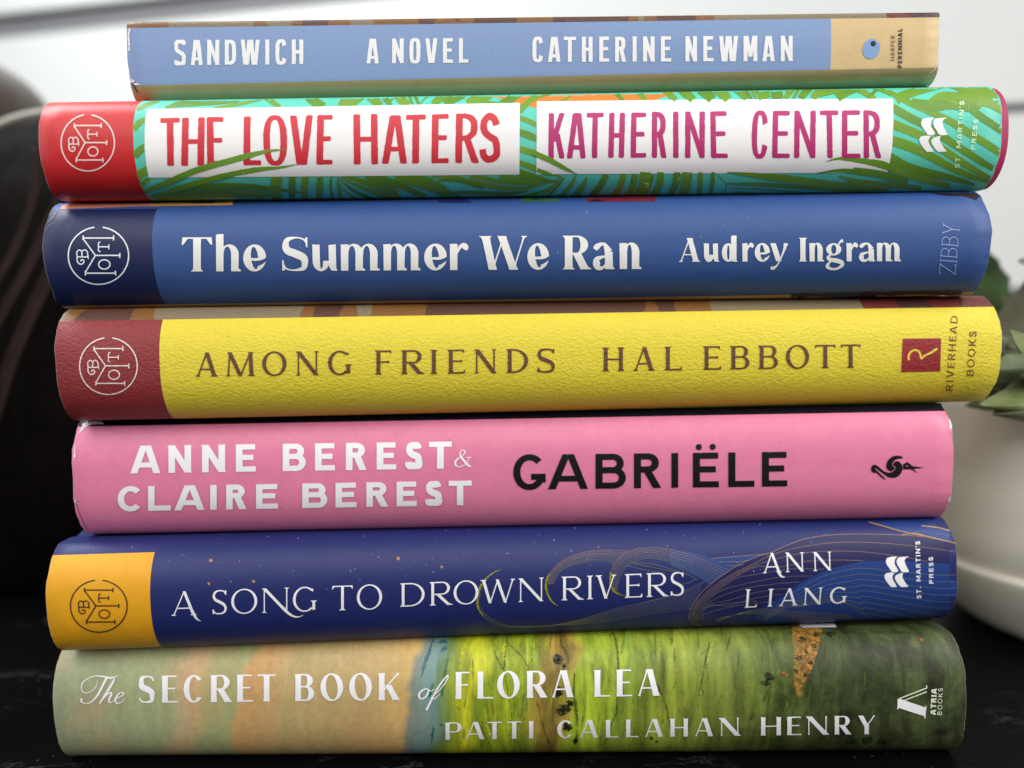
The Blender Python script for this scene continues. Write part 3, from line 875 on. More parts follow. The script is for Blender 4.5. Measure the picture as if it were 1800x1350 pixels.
# ------------------------------------------------------------------ 0: green painted landscape
def landscape_material(L):
    m = bpy.data.materials.new('painted_landscape_print'); m.use_nodes = True
    N = m.node_tree.nodes; K = m.node_tree.links; b = N['Principled BSDF']
    tc = N.new('ShaderNodeTexCoord'); sep = N.new('ShaderNodeSeparateXYZ')
    # sideways wobble of the painted bands
    n1 = N.new('ShaderNodeTexNoise'); n1.inputs['Scale'].default_value = 55; n1.inputs['Detail'].default_value = 4; K.new(tc.outputs['Object'], n1.inputs['Vector'])
    s1 = N.new('ShaderNodeVectorMath'); s1.operation = 'SUBTRACT'; s1.inputs[1].default_value = (.5, .5, .5); K.new(n1.outputs['Color'], s1.inputs[0])
    s2 = N.new('ShaderNodeVectorMath'); s2.operation = 'SCALE'; s2.inputs['Scale'].default_value = 0.017; K.new(s1.outputs[0], s2.inputs[0])
    ad = N.new('ShaderNodeVectorMath'); ad.operation = 'ADD'; K.new(tc.outputs['Object'], ad.inputs[0]); K.new(s2.outputs[0], ad.inputs[1])
    K.new(ad.outputs[0], sep.inputs[0])
    # bands lean slightly
    lean = N.new('ShaderNodeMath'); lean.operation = 'MULTIPLY_ADD'; lean.inputs[1].default_value = -0.16; K.new(sep.outputs['Z'], lean.inputs[0]); K.new(sep.outputs['X'], lean.inputs[2])
    mr = N.new('ShaderNodeMapRange'); mr.inputs[1].default_value = -L/2-0.0025; mr.inputs[2].default_value = L/2-0.0025; K.new(lean.outputs[0], mr.inputs[0])
    cr = N.new('ShaderNodeValToRGB'); K.new(mr.outputs[0], cr.inputs[0])
    stops = [(93, (150, 156, 122)), (270, (160, 165, 120)), (292, (188, 164, 124)), (325, (192, 168, 116)), (345, (162, 166, 116)), (400, (165, 164, 112)), (415, (204, 158, 100)),
             (450, (196, 156, 102)), (500, (182, 160, 108)), (650, (188, 160, 106)), (708, (204, 168, 102)), (722, (128, 138, 124)), (758, (118, 150, 144)), (778, (112, 138, 84)),
             (800, (146, 160, 44)), (822, (196, 196, 36)), (850, (128, 146, 36)), (905, (160, 176, 40)), (930, (122, 140, 40)), (958, (150, 126, 50)),
             (985, (104, 88, 38)), (1000, (168, 142, 60)), (1016, (158, 178, 48)), (1080, (152, 172, 46)), (1095, (108, 130, 42)), (1180, (136, 148, 50)), (1290, (104, 116, 46)),
             (1385, (76, 88, 38)), (1450, (60, 68, 34)), (1520, (50, 58, 30)), (1610, (60, 68, 38)), (1695, (58, 66, 38))]
    e = cr.color_ramp.elements
    while len(e) < len(stops): e.new(0.5)
    for k, (px, c) in enumerate(stops):
        e[k].position = (px-93)/1607; e[k].color = (*lin(c), 1)
    # brush streaks across the spine, only where the painting is green
    mp = N.new('ShaderNodeMapping'); mp.inputs['Scale'].default_value = (1, 0.2, 0.16); mp.inputs['Rotation'].default_value = (0, 0.1, 0); K.new(tc.outputs['Object'], mp.inputs[0])
    n2 = N.new('ShaderNodeTexNoise'); n2.inputs['Scale'].default_value = 260; n2.inputs['Detail'].default_value = 7; n2.inputs['Roughness'].default_value = 0.65; n2.inputs['Distortion'].default_value = 0.6
    K.new(mp.outputs[0], n2.inputs['Vector'])
    gm = N.new('ShaderNodeMapRange'); gm.inputs[1].default_value = 0.40; gm.inputs[2].default_value = 0.46; gm.inputs[3].default_value = 0.15; gm.inputs[4].default_value = 1; K.new(mr.outputs[0], gm.inputs[0])
    st = N.new('ShaderNodeMapRange'); st.inputs[1].default_value = .3; st.inputs[2].default_value = .7; st.inputs[3].default_value = -0.62; st.inputs[4].default_value = 0.62; K.new(n2.outputs['Fac'], st.inputs[0])
    mm = N.new('ShaderNodeMath'); mm.operation = 'MULTIPLY_ADD'; mm.inputs[2].default_value = 1.0; K.new(st.outputs[0], mm.inputs[0]); K.new(gm.outputs[0], mm.inputs[1])
    # mottled grain
    n3 = N.new('ShaderNodeTexNoise'); n3.inputs['Scale'].default_value = 520; n3.inputs['Detail'].default_value = 6; n3.inputs['Roughness'].default_value = 0.8; K.new(tc.outputs['Object'], n3.inputs['Vector'])
    g3 = N.new('ShaderNodeMapRange'); g3.inputs[1].default_value = .3; g3.inputs[2].default_value = .7; g3.inputs[3].default_value = 0.84; g3.inputs[4].default_value = 1.16; K.new(n3.outputs['Fac'], g3.inputs[0])
    # hedge-like patches at the dark end
    n4 = N.new('ShaderNodeTexNoise'); n4.inputs['Scale'].default_value = 110; n4.inputs['Detail'].default_value = 9; n4.inputs['Roughness'].default_value = 0.7; K.new(ad.outputs[0], n4.inputs['Vector'])
    dm = N.new('ShaderNodeMapRange'); dm.inputs[1].default_value = 0.72; dm.inputs[2].default_value = 0.84; K.new(mr.outputs[0], dm.inputs[0])
    g4 = N.new('ShaderNodeMapRange'); g4.inputs[1].default_value = .36; g4.inputs[2].default_value = .66; g4.inputs[3].default_value = -0.55; g4.inputs[4].default_value = 0.75; K.new(n4.outputs['Fac'], g4.inputs[0])
    m4 = N.new('ShaderNodeMath'); m4.operation = 'MULTIPLY_ADD'; m4.inputs[2].default_value = 1.0; K.new(g4.outputs[0], m4.inputs[0]); K.new(dm.outputs[0], m4.inputs[1])
    a1 = N.new('ShaderNodeMath'); a1.operation = 'MULTIPLY'; K.new(mm.outputs[0], a1.inputs[0]); K.new(g3.outputs[0], a1.inputs[1])
    a2 = N.new('ShaderNodeMath'); a2.operation = 'MULTIPLY'; K.new(a1.outputs[0], a2.inputs[0]); K.new(m4.outputs[0], a2.inputs[1])
    sc = N.new('ShaderNodeVectorMath'); sc.operation = 'SCALE'; K.new(cr.outputs[0], sc.inputs[0]); K.new(a2.outputs[0], sc.inputs['Scale'])
    # blush of orange in the pale end
    n5 = N.new('ShaderNodeTexNoise'); n5.inputs['Scale'].default_value = 70; n5.inputs['Detail'].default_value = 3; K.new(tc.outputs['Object'], n5.inputs['Vector'])
    g5 = N.new('ShaderNodeMapRange'); g5.inputs[1].default_value = .5; g5.inputs[2].default_value = .72; g5.inputs[4].default_value = 0.28; K.new(n5.outputs['Fac'], g5.inputs[0])
    pm = N.new('ShaderNodeMapRange'); pm.inputs[1].default_value = 0.36; pm.inputs[2].default_value = 0.40; pm.inputs[3].default_value = 1; pm.inputs[4].default_value = 0; K.new(mr.outputs[0], pm.inputs[0])
    m5 = N.new('ShaderNodeMath'); m5.operation = 'MULTIPLY'; K.new(g5.outputs[0], m5.inputs[0]); K.new(pm.outputs[0], m5.inputs[1])
    mx = N.new('ShaderNodeMixRGB'); mx.inputs[2].default_value = (*lin((208, 142, 104)), 1); K.new(m5.outputs[0], mx.inputs[0]); K.new(sc.outputs[0], mx.inputs[1])
    K.new(mx.outputs[0], b.inputs['Base Color'])
    b.inputs['Roughness'].default_value = 0.5; b.inputs['Specular IOR Level'].default_value = 0.35
    add_bump(m, tc, PAPER_BUMP)
    return m

b7 = make_book(0, 'landscape_book', 'lowest book of the stack, green landscape painting on its spine, resting on the black table',
               (93, 1235), (1700, 1210), 0.196, -0.95, 0.0085, 0.152, [landscape_material(0.228), PAPER_EDGE], mat('sage_cloth', (120, 140, 110), 0.8), wob=0.0003)
art = Ink(b7)
def C(n, rgb, **k): return jmat(n, rgb, **k)
def paint(n, rgb, lo=.30, hi=.62, top=.9, sc=420):
    m = C(n, rgb, mottle=.25, mscale=500)
    nt = m.node_tree; N = nt.nodes; K = nt.links
    tc = N.new('ShaderNodeTexCoord'); t_ = N.new('ShaderNodeTexNoise'); t_.inputs['Scale'].default_value = sc; t_.inputs['Detail'].default_value = 6; t_.inputs['Roughness'].default_value = .7
    K.new(tc.outputs['Object'], t_.inputs['Vector'])
    mr = N.new('ShaderNodeMapRange'); mr.inputs[1].default_value = lo; mr.inputs[2].default_value = hi; mr.inputs[3].default_value = 0; mr.inputs[4].default_value = top
    K.new(t_.outputs['Fac'], mr.inputs[0]); K.new(mr.outputs[0], N['Principled BSDF'].inputs['Alpha'])
    return m
z = Z(700, 1090, 3.0)
blue = paint('blue_paint_stroke', (40, 108, 140)); teal = paint('teal_paint_stroke', (38, 112, 92)); dkb = paint('dark_branch_paint', (80, 72, 30), top=.75); blob = paint('black_green_paint', (30, 40, 22), .36, .6, .85, 700)
yel = paint('yellow_paint_stroke', (204, 204, 52)); ora = paint('orange_paint_patch', (182, 128, 52), .36, .6, .85, 800); lime = paint('lime_paint_stroke', (168, 190, 74))
for pts, m in [([(185, 100, 6), (165, 160, 16), (140, 230, 18), (122, 300, 5)], blue), ([(210, 120, 10), (240, 112, 18), (262, 122, 8)], blue), ([(225, 165, 8), (245, 150, 22), (258, 140, 6)], blue),
               ([(262, 200, 5), (250, 260, 12), (236, 340, 16), (232, 400, 10)], teal), ([(185, 330, 8), (170, 380, 18), (160, 410, 6)], teal), ([(190, 545, 4), (182, 600, 12), (174, 650, 5)], teal),
               ([(350, 120, 6), (340, 190, 26), (330, 260, 10)], yel), ([(300, 330, 8), (315, 440, 22), (330, 520, 6)], yel), ([(570, 120, 8), (560, 170, 30), (575, 240, 6)], yel),
               ([(595, 470, 6), (590, 560, 18), (600, 620, 6)], yel), ([(455, 470, 8), (470, 560, 20), (500, 640, 6)], yel),
               ([(500, 140, 4), (520, 200, 8), (555, 262, 5)], dkb), ([(572, 80, 4), (568, 160, 7), (560, 260, 6), (585, 420, 5), (600, 520, 4)], dkb), ([(575, 120, 4), (640, 180, 6), (690, 250, 3)], dkb),
               ([(712, 80, 4), (705, 170, 6), (706, 260, 4)], dkb), ([(730, 420, 4), (750, 500, 8), (770, 580, 6), (800, 660, 5)], dkb), ([(420, 520, 3), (450, 590, 7), (490, 670, 4)], dkb),
               ([(1130, 62, 8), (1148, 110, 12), (1158, 190, 13), (1160, 260, 11), (1158, 400, 10), (1150, 480, 9), (1120, 560, 6), (1080, 665, 5)], dkb),
               ([(1360, 330, 4), (1395, 400, 8), (1415, 470, 7), (1440, 600, 4)], dkb), ([(1640, 120, 4), (1620, 210, 9), (1605, 300, 7), (1585, 400, 4)], dkb),
               ([(930, 280, 6), (925, 380, 14), (938, 470, 16), (945, 560, 14), (938, 640, 12)], dkb), ([(855, 90, 6), (862, 130, 10), (885, 170, 12), (900, 230, 10)], dkb),
               ([(1665, 100, 5), (1640, 180, 16), (1630, 250, 8)], lime), ([(1590, 360, 4), (1600, 420, 8), (1585, 490, 4)], lime), ([(1380, 90, 4), (1375, 160, 12), (1370, 230, 5)], lime)]:
    art.add(brush(pts, 8, z, 1/3.0), m, 1, 4.0, jit=2.0)
rs = random.Random(21)
tones = [paint('grass_stroke_a', (172, 186, 52), top=.7), paint('grass_stroke_b', (96, 116, 38), top=.55), paint('grass_stroke_c', (120, 150, 56), top=.7), paint('ochre_stroke', (150, 120, 50), top=.6), paint('shade_stroke', (66, 78, 34), top=.5)]
for k in range(150):
    x = rs.uniform(800, 1560); dark = (x-800)/760
    y = rs.uniform(1110, 1300); l = rs.uniform(12, 60)*(1-.4*dark); lean = rs.uniform(-6, 5)-dark*rs.uniform(0, 14)
    tm = rs.choice([0, 0, 1, 2, 3] if dark < .45 else [1, 2, 4, 4, 2] if dark < .8 else [1, 4, 4])
    wd = rs.uniform(1.5, 6.5)
    art.add(brush([(x, y-l/2, wd*.3), (x+lean*.3, y-l*.2, wd), (x+lean*.7, y+l*.2, wd*.9), (x+lean, y+l/2, wd*.2)], 4), tones[tm], 1, 5.0, jit=1.5)
rnd = random.Random(3)
for (x, y, r) in [(845, 210, 34), (850, 380, 30), (872, 480, 40), (895, 560, 30), (872, 240, 12), (905, 440, 22), (940, 640, 22), (1335, 625, 10), (228, 550, 8), (1365, 640, 8)]:
    for k in range(5):
        a = rnd.uniform(0, 6.28); rr = r*rnd.uniform(0.1, 0.5)
        art.add([[z(*p) for p in ellipse(x+rr*math.cos(a), y+rr*math.sin(a), r*rnd.uniform(.35, .7), r*rnd.uniform(.35, .7))]], blob, 2+k % 3, 4.0, jit=3)
z2 = Z(900, 1050, 2.0)
art.add([[z2(*p) for p in catmull([(990, 90), (1085, 96), (1082, 160), (1058, 240), (1030, 300), (1018, 345), (1000, 345), (990, 280), (992, 200)], 6, True)]], ora, 2, 4.0, jit=3)
for (x, y, r) in [(1020, 150, 14), (1060, 170, 10), (1010, 210, 12), (1048, 230, 9), (1030, 270, 8), (1070, 130, 9), (1000, 260, 8), (1035, 190, 8)]:
    art.add([[z2(*p) for p in ellipse(x, y, r, r*.8, n=14)]], blob, 3, 4, jit=5)
for (x, y, r) in [(905, 280, 20), (892, 300, 16), (960, 270, 10), (1250, 500, 20), (1300, 510, 16), (1190, 505, 14), (1440, 150, 10), (1120, 130, 14)]:
    art.add([[z2(*p) for p in ellipse(x, y, r, r*.6, n=16)]], blob if r != 10 else ora, 3, 4, jit=6)
art.into(b7.jacket)
# lettering
F7 = Font(10, 2.6, 2.0, fl=0.7)
tl = Ink(b7)
zs = Z(240, 1170, 3.75)
text(tl, 'SECRETBOOK', [(15, 122), (170, 272), (312, 447), (492, 625), (665, 768), (800, 917), (1048, 1172), (1213, 1363), (1402, 1552), (1598, 1732)], zs, (15, 68, 245), (1732, 48, 225), F7, WHITE)
zf_ = Z(720, 1160, 3.913)
text(tl, 'FLORALEA', [(318, 418), (468, 575), (602, 757), (808, 945), (983, 1125), (1272, 1380), (1425, 1530), (1573, 1717)], zf_, (318, 83, 268), (1717, 63, 245), F7, WHITE)
zt = Z(120, 1160, 4.737)
for s_ in [[(245, 175, 5), (232, 225, 6), (195, 260, 6), (150, 275, 6), (115, 252, 7), (118, 200, 9), (160, 158, 7), (230, 134, 7), (300, 140, 12), (360, 150, 14), (412, 131, 4)],
           [(322, 150, 18), (295, 200, 19), (262, 265, 19), (225, 320, 15), (175, 358, 8), (135, 358, 7), (112, 345, 14), (112, 328, 20)],
           [(384, 162, 14), (368, 195, 19), (330, 258, 20), (300, 305, 19), (266, 358, 14)],
           [(290, 330, 4), (325, 290, 8), (352, 272, 16), (362, 285, 18), (345, 320, 17), (342, 350, 12), (362, 352, 6), (390, 326, 4)],
           [(390, 322, 5), (430, 308, 8), (462, 284, 12), (452, 268, 8), (425, 280, 12), (398, 318, 17), (396, 348, 13), (420, 360, 9), (450, 346, 6), (474, 318, 4)]]:
    tl.add(brush(s_, 8, zt, 1/4.737, True), WHITE, 6)
for s_ in [[(132, 205, 8), (112, 198, 8), (80, 215, 12), (64, 245, 14), (78, 266, 10), (104, 258, 10), (126, 230, 13), (132, 205, 8), (146, 214, 5), (170, 202, 5)],
           [(118, 338, 16), (135, 305, 14), (158, 258, 12), (190, 200, 11), (225, 148, 10), (258, 108, 8), (264, 120, 8), (240, 165, 6), (200, 214, 5), (165, 244, 5), (150, 262, 7), (175, 264, 6), (208, 232, 4)]]:
    tl.add(brush(s_, 8, zf_, 1/3.913, True), WHITE, 6)
tl.build('title_lettering')
al = Ink(b7)
F7b = Font(7.4, 1.9, 2.0, fl=0.5)
text(al, 'PATTICALLAHANHENRY', [(30, 95), (112, 185), (197, 255), (277, 333), (362, 384), (477, 543), (570, 640), (672, 722), (753, 803), (830, 900), (930, 1000), (1030, 1100), (1133, 1202), (1293, 1372), (1398, 1455), (1482, 1555), (1588, 1652), (1683, 1748)],
     Z(770, 1250, 2.278), (30, 45, 113), (1748, 16, 90), F7b, WHITE)
al.build('author_lettering')
pl = Ink(b7)
za = Z(1560, 1190, 11.25)
pale = C('pale_green_ink', (222, 228, 205))
pl.add([[za(*p) for p in [(198, 430), (245, 428), (745, 600), (748, 565), (768, 565), (742, 818), (722, 818), (724, 770), (215, 605), (208, 638), (190, 638)]]], WHITE, 6)
pl.add(brush([(225, 425, 22), (768, 215, 22)], 1, za, 1/11.25, smooth=False)+brush([(770, 160, 18), (770, 222, 18)], 1, za, 1/11.25, smooth=False)+brush([(330, 458, 20), (772, 288, 20)], 1, za, 1/11.25, smooth=False), pale, 7)
vtext(pl, 'ATRIA', (1644.5, 1256.5), (1646.5, 1210), 9.6, Font(2.7, 2.2), pale, track=.16)
vtext(pl, 'BOOKS', (1654.8, 1256.5), (1656.8, 1209.5), 7.8, Font(1.1, 1.05), pale, track=.3)
pl.build('publisher_logo')
cl = Ink(b7)
cl.add([[(1404, 1100.5), (1409, 1097), (1466, 1096.5), (1471, 1103), (1412, 1103.5)], ] + brush([(1404, 1093, 2), (1420, 1090, 3), (1445, 1090, 3), (1444, 1097, 2)], 4), WHITE, 6)
cl.build('cover_lettering')

# ------------------------------------------------------------------ 1: navy book with golden waves
navy = C('navy_jacket_print', (28, 38, 96), rough=0.5); gold = C('gold_line_ink', (160, 132, 98), rough=0.4, mottle=0.1)
amber = C('amber_band_print', (222, 158, 26)); deep = C('indigo_wave_print', (27, 27, 78)); mid_ = C('blue_wave_print', (30, 58, 122)); olive = C('olive_gold_ink', (140, 138, 40), mottle=.2)
dgold = C('dull_gold_line_ink', (122, 122, 96), mottle=0.15)
b6 = make_book(1, 'wave_book', 'navy book with golden wave lines and a mustard band on its spine',
               (81, 1060), (1684, 1005), 0.198, 3.1, 0.0085, 0.150, [navy, amber, PAPER_EDGE], mat('navy_cloth', (30, 34, 80), 0.8), lcut=(263, 1035), wob=0.0004, prof_kw=dict(p=1.7, q=2.3))
recolour(b6, top=(200, 971), topmat=0, left=(1, 0))
art = Ink(b6)
z5 = Z(800, 910, 3.6); z6 = Z(1180, 900, 3.46)
# wave bodies
art.add([[z6(*p) for p in [(240, 283), (420, 268), (560, 262), (600, 250), (470, 290), (380, 330)]]], mid_, 0)
art.add([[z6(*p) for p in catmull([(0, 230), (60, 240), (150, 250), (250, 285), (380, 340), (300, 395), (240, 440), (170, 400), (90, 360), (0, 330)], 4, True)]], C('slate_wave_print', (40, 62, 118)), 0)
crest = catmull([(108, 660, 0), (112, 600, 0), (150, 530, 0), (220, 455, 0), (330, 370, 0), (470, 290, 0), (620, 240, 0), (760, 180, 0), (900, 148, 0), (1060, 136, 0), (1240, 136, 0), (1420, 142, 0), (1560, 155, 0), (1720, 188, 0)], 6)
cr2 = [(p[0], p[1]) for p in crest]
art.add([[z6(*p) for p in cr2] + [z6(*p) for p in [(1740, 245), (1745, 320), (1600, 305), (1400, 295), (1170, 297), (960, 345), (800, 420), (700, 480), (560, 560), (400, 610), (250, 665), (140, 680)]]], deep, 1)
art.add([[z6(*p) for p in [(1745, 322), (1600, 306), (1400, 296), (1170, 298), (960, 346), (800, 421), (700, 500), (600, 560), (500, 640), (560, 672), (1000, 650), (1400, 640), (1700, 625), (1730, 560)]]], mid_, 2)
art.add([[z6(*p) for p in [(1200, 62), (1290, 60), (1660, 40), (1700, 60), (1728, 185), (1560, 150), (1430, 128)]]], mid_, 1)
art.add([[z6(*p) for p in catmull([(205, 580), (330, 560), (480, 560), (560, 580), (400, 620), (250, 665), (190, 640)], 4, True)]], C('night_wave_print', (26, 34, 92)), 2)
def line(pts, zf, s, m=gold, wd=3.4, ly=3): art.add(brush([(a, b, wd*.72) for a, b in pts], 6, zf, 1/s), m, ly, 4.0)
# crest lines, right wave
K6 = 3.46
base = [(112, 640), (118, 590), (165, 515), (250, 430), (360, 350), (520, 265)]
line([(p[0], p[1]) for p in crest[::4]], z6, K6)
for k, (cutn, e) in enumerate([(6, [(620, 257), (780, 215), (1000, 186), (1250, 188), (1500, 210), (1740, 244)]), (6, [(640, 285), (800, 250), (1000, 238), (1200, 245), (1400, 272), (1560, 300)]),
                               (6, [(660, 335), (820, 300), (1000, 292), (1170, 296)]), (5, [(480, 385), (620, 360), (760, 345), (930, 348)]), (4, [(430, 440), (600, 405), (720, 392), (862, 388)]),
                               (3, [(330, 500), (480, 458), (640, 436), (780, 424)]), (3, [(350, 535), (500, 492), (640, 470), (720, 466)]), (3, [(340, 570), (480, 530), (600, 508), (680, 500)]), (2, [(260, 600), (380, 572), (520, 552), (620, 545)])]):
    o_ = 9*(k+1)
    st = [(112+o_, 650), (116+o_, 598+o_*.3), (158+o_*1.1, 530+o_*.5), (235+o_*1.3, 455+o_*.6), (345+o_*1.4, 380+o_*.6), (480+o_*1.4, 312+o_*.8)]
    line(st[:cutn]+e, z6, K6, gold if k < 3 else dgold, 2.6)
for k in range(5):
    o_ = 10*k
    line([(120+o_, 645), (126+o_, 675), (150+o_, 690)], z6, K6, dgold, 2.6)
# lines inside the blue wave
for k in range(9):
    y = 342+k*34
    line([(560+k*4, 640+k*3), (620+k*20, 590-k*2), (760+k*30, 480+k*8), (900+k*25, 400+k*22), (1060+k*15, y+10), (1180, y), (1400, y+22+k*3), (1600, y+40+k*6), (1735, y+40+k*6)][1 if k > 4 else 0:], z6, K6, dgold, 2.6, 4)
for k in range(5):
    line([(270, 668-k*5), (420, 612-k*4+k*6), (560, 588+k*8), (700, 600+k*9), (900, 610+k*8), (1100, 630+k*6)], z6, K6, dgold, 2.4, 4)
line([(205, 580), (330, 556), (520, 540)], z6, K6, dgold, 3)
# yellow streaks at the end
yg = C('bright_gold_line_ink', (206, 160, 48))
line([(1200, 62), (1430, 126), (1560, 150), (1728, 190)], z6, K6, yg, 5, 4); line([(1520, 84), (1620, 96), (1710, 120)], z6, K6, yg, 6, 4); line([(1400, 140), (1480, 130), (1540, 146)], z6, K6, yg, 4, 4)
line([(1420, 122), (1500, 120), (1620, 132), (1722, 150)], z6, K6, C('bluegold_line', (96, 110, 120)), 3, 4)
# left small lines
line([(240, 283), (420, 268), (590, 255)], z6, K6); line([(290, 303), (400, 302), (470, 296)], z6, K6, gold, 3); line([(340, 325), (390, 328), (440, 318)], z6, K6, gold, 3)
# middle curls
for k in range(8):
    o_ = k*11
    line([(1000+o_*.3, 470-o_*.2), (978+o_*.75, 400), (992+o_, 320+o_*.1), (1050+o_, 240+o_*.6), (1140+o_*.9, 200+o_*.75), (1270+o_*.7, 190+o_*1.05), (1420+o_*.2, 215+o_*1.45), (1560-o_*.2, 262+o_*1.35), (1740-o_*1.6, 335+o_*1.1)], z5, 3.6, gold if k < 4 else dgold, 2.2)
    line([(590+o_*.4, 420), (600+o_*.75, 350), (660+o_*.8, 285+o_*.3), (760+o_*.8, 235+o_*.6), (880, 208+o_*.85), (1000-o_*.2, 207+o_*.95), (1095-o_*1.2, 212+o_*1.25)], z5, 3.6, gold if k < 4 else dgold, 2.2)
for pts in [[(1110, 285), (1230, 290), (1330, 315), (1450, 350), (1530, 388)], [(1130, 290), (1280, 320), (1400, 345)], [(1080, 300), (1200, 330), (1330, 352)], [(1580, 405), (1520, 430), (1440, 470), (1300, 510), (1140, 548)], [(1530, 385), (1480, 410), (1400, 430)]]:
    line(pts, z5, 3.6, dgold, 3.2)
for k in range(9):
    line([(560+k*10, 688-k*1), (800, 640+k*4), (1000, 578+k*9), (1200, 535+k*10), (1380, 495+k*12), (1480+k*4, 465+k*13), (1560-k*3, 420+k*20)], z5, 3.6, dgold, 2.3)
for k in range(4):
    line([(140, 520), (150+k*9, 590), (200+k*12, 645-k*2), (290+k*10, 685-k*3), (420, 692-k*2), (600, 685-k*2)], z5, 3.6, dgold, 2.4)
# olive gold brush arcs
for pts in [[(285, 330, 2), (240, 350, 8), (190, 395, 14), (158, 450, 20), (145, 510, 20), (150, 570, 16), (180, 620, 10)], [(600, 350, 6), (582, 390, 16), (578, 440, 20), (590, 490, 16), (615, 530, 10), (655, 562, 3)],
            [(985, 350, 8), (985, 410, 18), (1000, 450, 18), (1030, 480, 14), (1080, 495, 4)]]:
    art.add(brush(pts, 8, z5, 1/3.6), olive, 4, 4.0, jit=1.5)
    art.add(brush([(a+6, b, c*.28) for a, b, c in pts], 8, z5, 1/3.6), deep, 5, 4.0, jit=1.5)
# stars and lint
zz = Z(280, 980, 3.0)
copper = C('copper_star_ink', (176, 130, 84)); dstar = C('dark_star_ink', (34, 32, 48))
def star(zf, x, y, r, m):
    p = []
    for k in range(16):
        a = math.pi*k/8; q = r if k % 2 == 0 else r*0.42
        p.append(zf(x+q*math.cos(a), y+q*math.sin(a)))
    art.add([p], m, 3)
for (x, y, r, m) in [(272, 16, 13, copper), (1260, 6, 13, copper), (498, 126, 12, copper), (262, 138, 11, copper), (1490, 50, 10, copper), (1095, 232, 11, dstar), (1265, 244, 7, dstar), (645, 334, 10, dstar), (1432, 226, 9, dstar)]:
    star(zz, x, y, r, m)
for (x, y, r, m) in [(735, 210, 6, gold), (907, 187, 6, gold), (785, 432, 12, dstar), (480, 392, 8, dstar), (1082, 526, 9, dstar), (560, 100, 9, dstar), (58, 316, 0, gold)]:
    if r: star(z5, x, y, r, m)
art.into(b6.jacket)
lint = Ink(b6)
LINT = mat('pale_lint', (200, 205, 225), 0.9, mottle=0)
rnd = random.Random(11)
for k in range(110):
    x = rnd.uniform(150, 1500); y = 945+rnd.random()**1.4*110-(x-150)*0.02
    a = rnd.uniform(0, 3.1); l = rnd.choice([0.6, 0.8, 1.0, 1.4, 2.6]); wd = rnd.uniform(0.35, 0.7)
    lint.add(brush([(x, y, wd), (x+l*math.cos(a)*.5+rnd.uniform(-.6, .6), y+l*math.sin(a)*.5, wd), (x+l*math.cos(a), y+l*math.sin(a), wd*.6)], 3), LINT, 9)
lint.into(b6.jacket)
tl = Ink(b6)
F6 = Font(4.8, 2.0, 2.0, ser=2.8, st=1.0, br=2.2, arm=4.0)
za_ = Z(290, 1000, 3.83)
text(tl, 'ASONGTO', [(45, 215), (320, 418), (447, 622), (655, 835), (862, 1020), (1128, 1263), (1292, 1462)], za_, (45, 153, 315), (1462, 103, 268), F6, WHITE, shear=0.0)
for s_ in [[(185, 280, 17), (205, 320, 17), (222, 340, 10), (243, 348, 3)], [(800, 262, 17), (830, 295, 17), (870, 318, 12), (905, 320, 7), (932, 308, 2)]]:
    tl.add(brush(s_, 6, za_, 1/3.83), WHITE, 7)
zb_ = Z(690, 990, 3.333)
text(tl, 'DROWNRIVERS', [(45, 188), (218, 345), (358, 503), (515, 718), (738, 885), (990, 1113), (1132, 1180), (1190, 1310), (1360, 1463), (1487, 1610), (1628, 1707)], zb_, (45, 118, 254), (1707, 50, 188), F6, WHITE)
tl.build('title_lettering')
al = Ink(b6)
F6b = Font(4.2, 1.9, 2.0, ser=2.4, st=0.9, br=1.8, arm=3.2)
text(al, 'ANN', [(552, 668), (692, 805), (860, 972)], z6, (548, 250, 372), (972, 242, 354), F6b, WHITE, shear=0.03)
text(al, 'LIANG', [(452, 525), (583, 630), (662, 775), (808, 920), (968, 1070)], z6, (452, 470, 580), (1070, 455, 552), F6b, WHITE, shear=-0.08)
al.add(brush([(646, 352, 15), (658, 378, 15), (672, 392, 10), (690, 396, 3)], 6, z6, 1/3.46), WHITE, 7)
al.build('author_lettering')
pl = Ink(b6)
press_logo(pl, lambda x, y: (1180+(1295+(x-678)*150/292)/3.46, 900+(270+(y-392)*185/353)/3.46), WHITE)
vtext(pl, "ST. MARTIN'S", (1619, 1051.5), (1616.6, 951.5), 8.0, Font(1.7, 1.5), WHITE, track=.26)
vtext(pl, 'PRESS', (1640.5, 1025.5), (1639.5, 979), 7.6, Font(1.6, 1.4), WHITE, track=.26)
pl.build('publisher_logo')
em = Ink(b6); emblem(em, 174, 1065, 49.8, 45.5, C('black_emblem_ink', (34, 30, 28)), 2.0); em.build('club_emblem')

# ------------------------------------------------------------------ 2: pink book
pink = C('pink_jacket_print', (220, 124, 156), rough=0.44, bump=[('fine', 1500, 0.00004, (1, 1, 1))]); blk = C('black_ink', (16, 16, 20), rough=0.35, mottle=0)
cov = C('black_cover_print', (14, 16, 26), rough=0.3, mottle=.3)
b5 = make_book(2, 'pink_book', 'pink book with bold white and black capitals and scuffed white jacket edges', (127, 835), (1676, 815), 0.203, 1.0, 0.0068, 0.150,
               [pink, cov, PAPER_EDGE], mat('pink_cloth', (190, 90, 120), 0.8), wob=0.0006, prof_kw=dict(p=1.6, q=2.6))
recolour(b5, top=(900, 735), topmat=1)
sc = Ink(b5)
scuff = mat('torn_paper', (232, 222, 222), 0.9)
sc.add([[(146, 745), (160, 741), (178, 742), (184, 746), (165, 746), (150, 752), (138, 764)], [(131, 782), (133, 780), (133, 800), (130, 812)],
        [(131, 878), (138, 880), (142, 884), (134, 884)]], scuff, 3, jit=2)
sc.add(brush([(134, 880, .8), (139, 900, 1.2), (150, 925, 1.2), (155, 932, .6)], 4), C('creased_pink', (150, 60, 84)), 3)
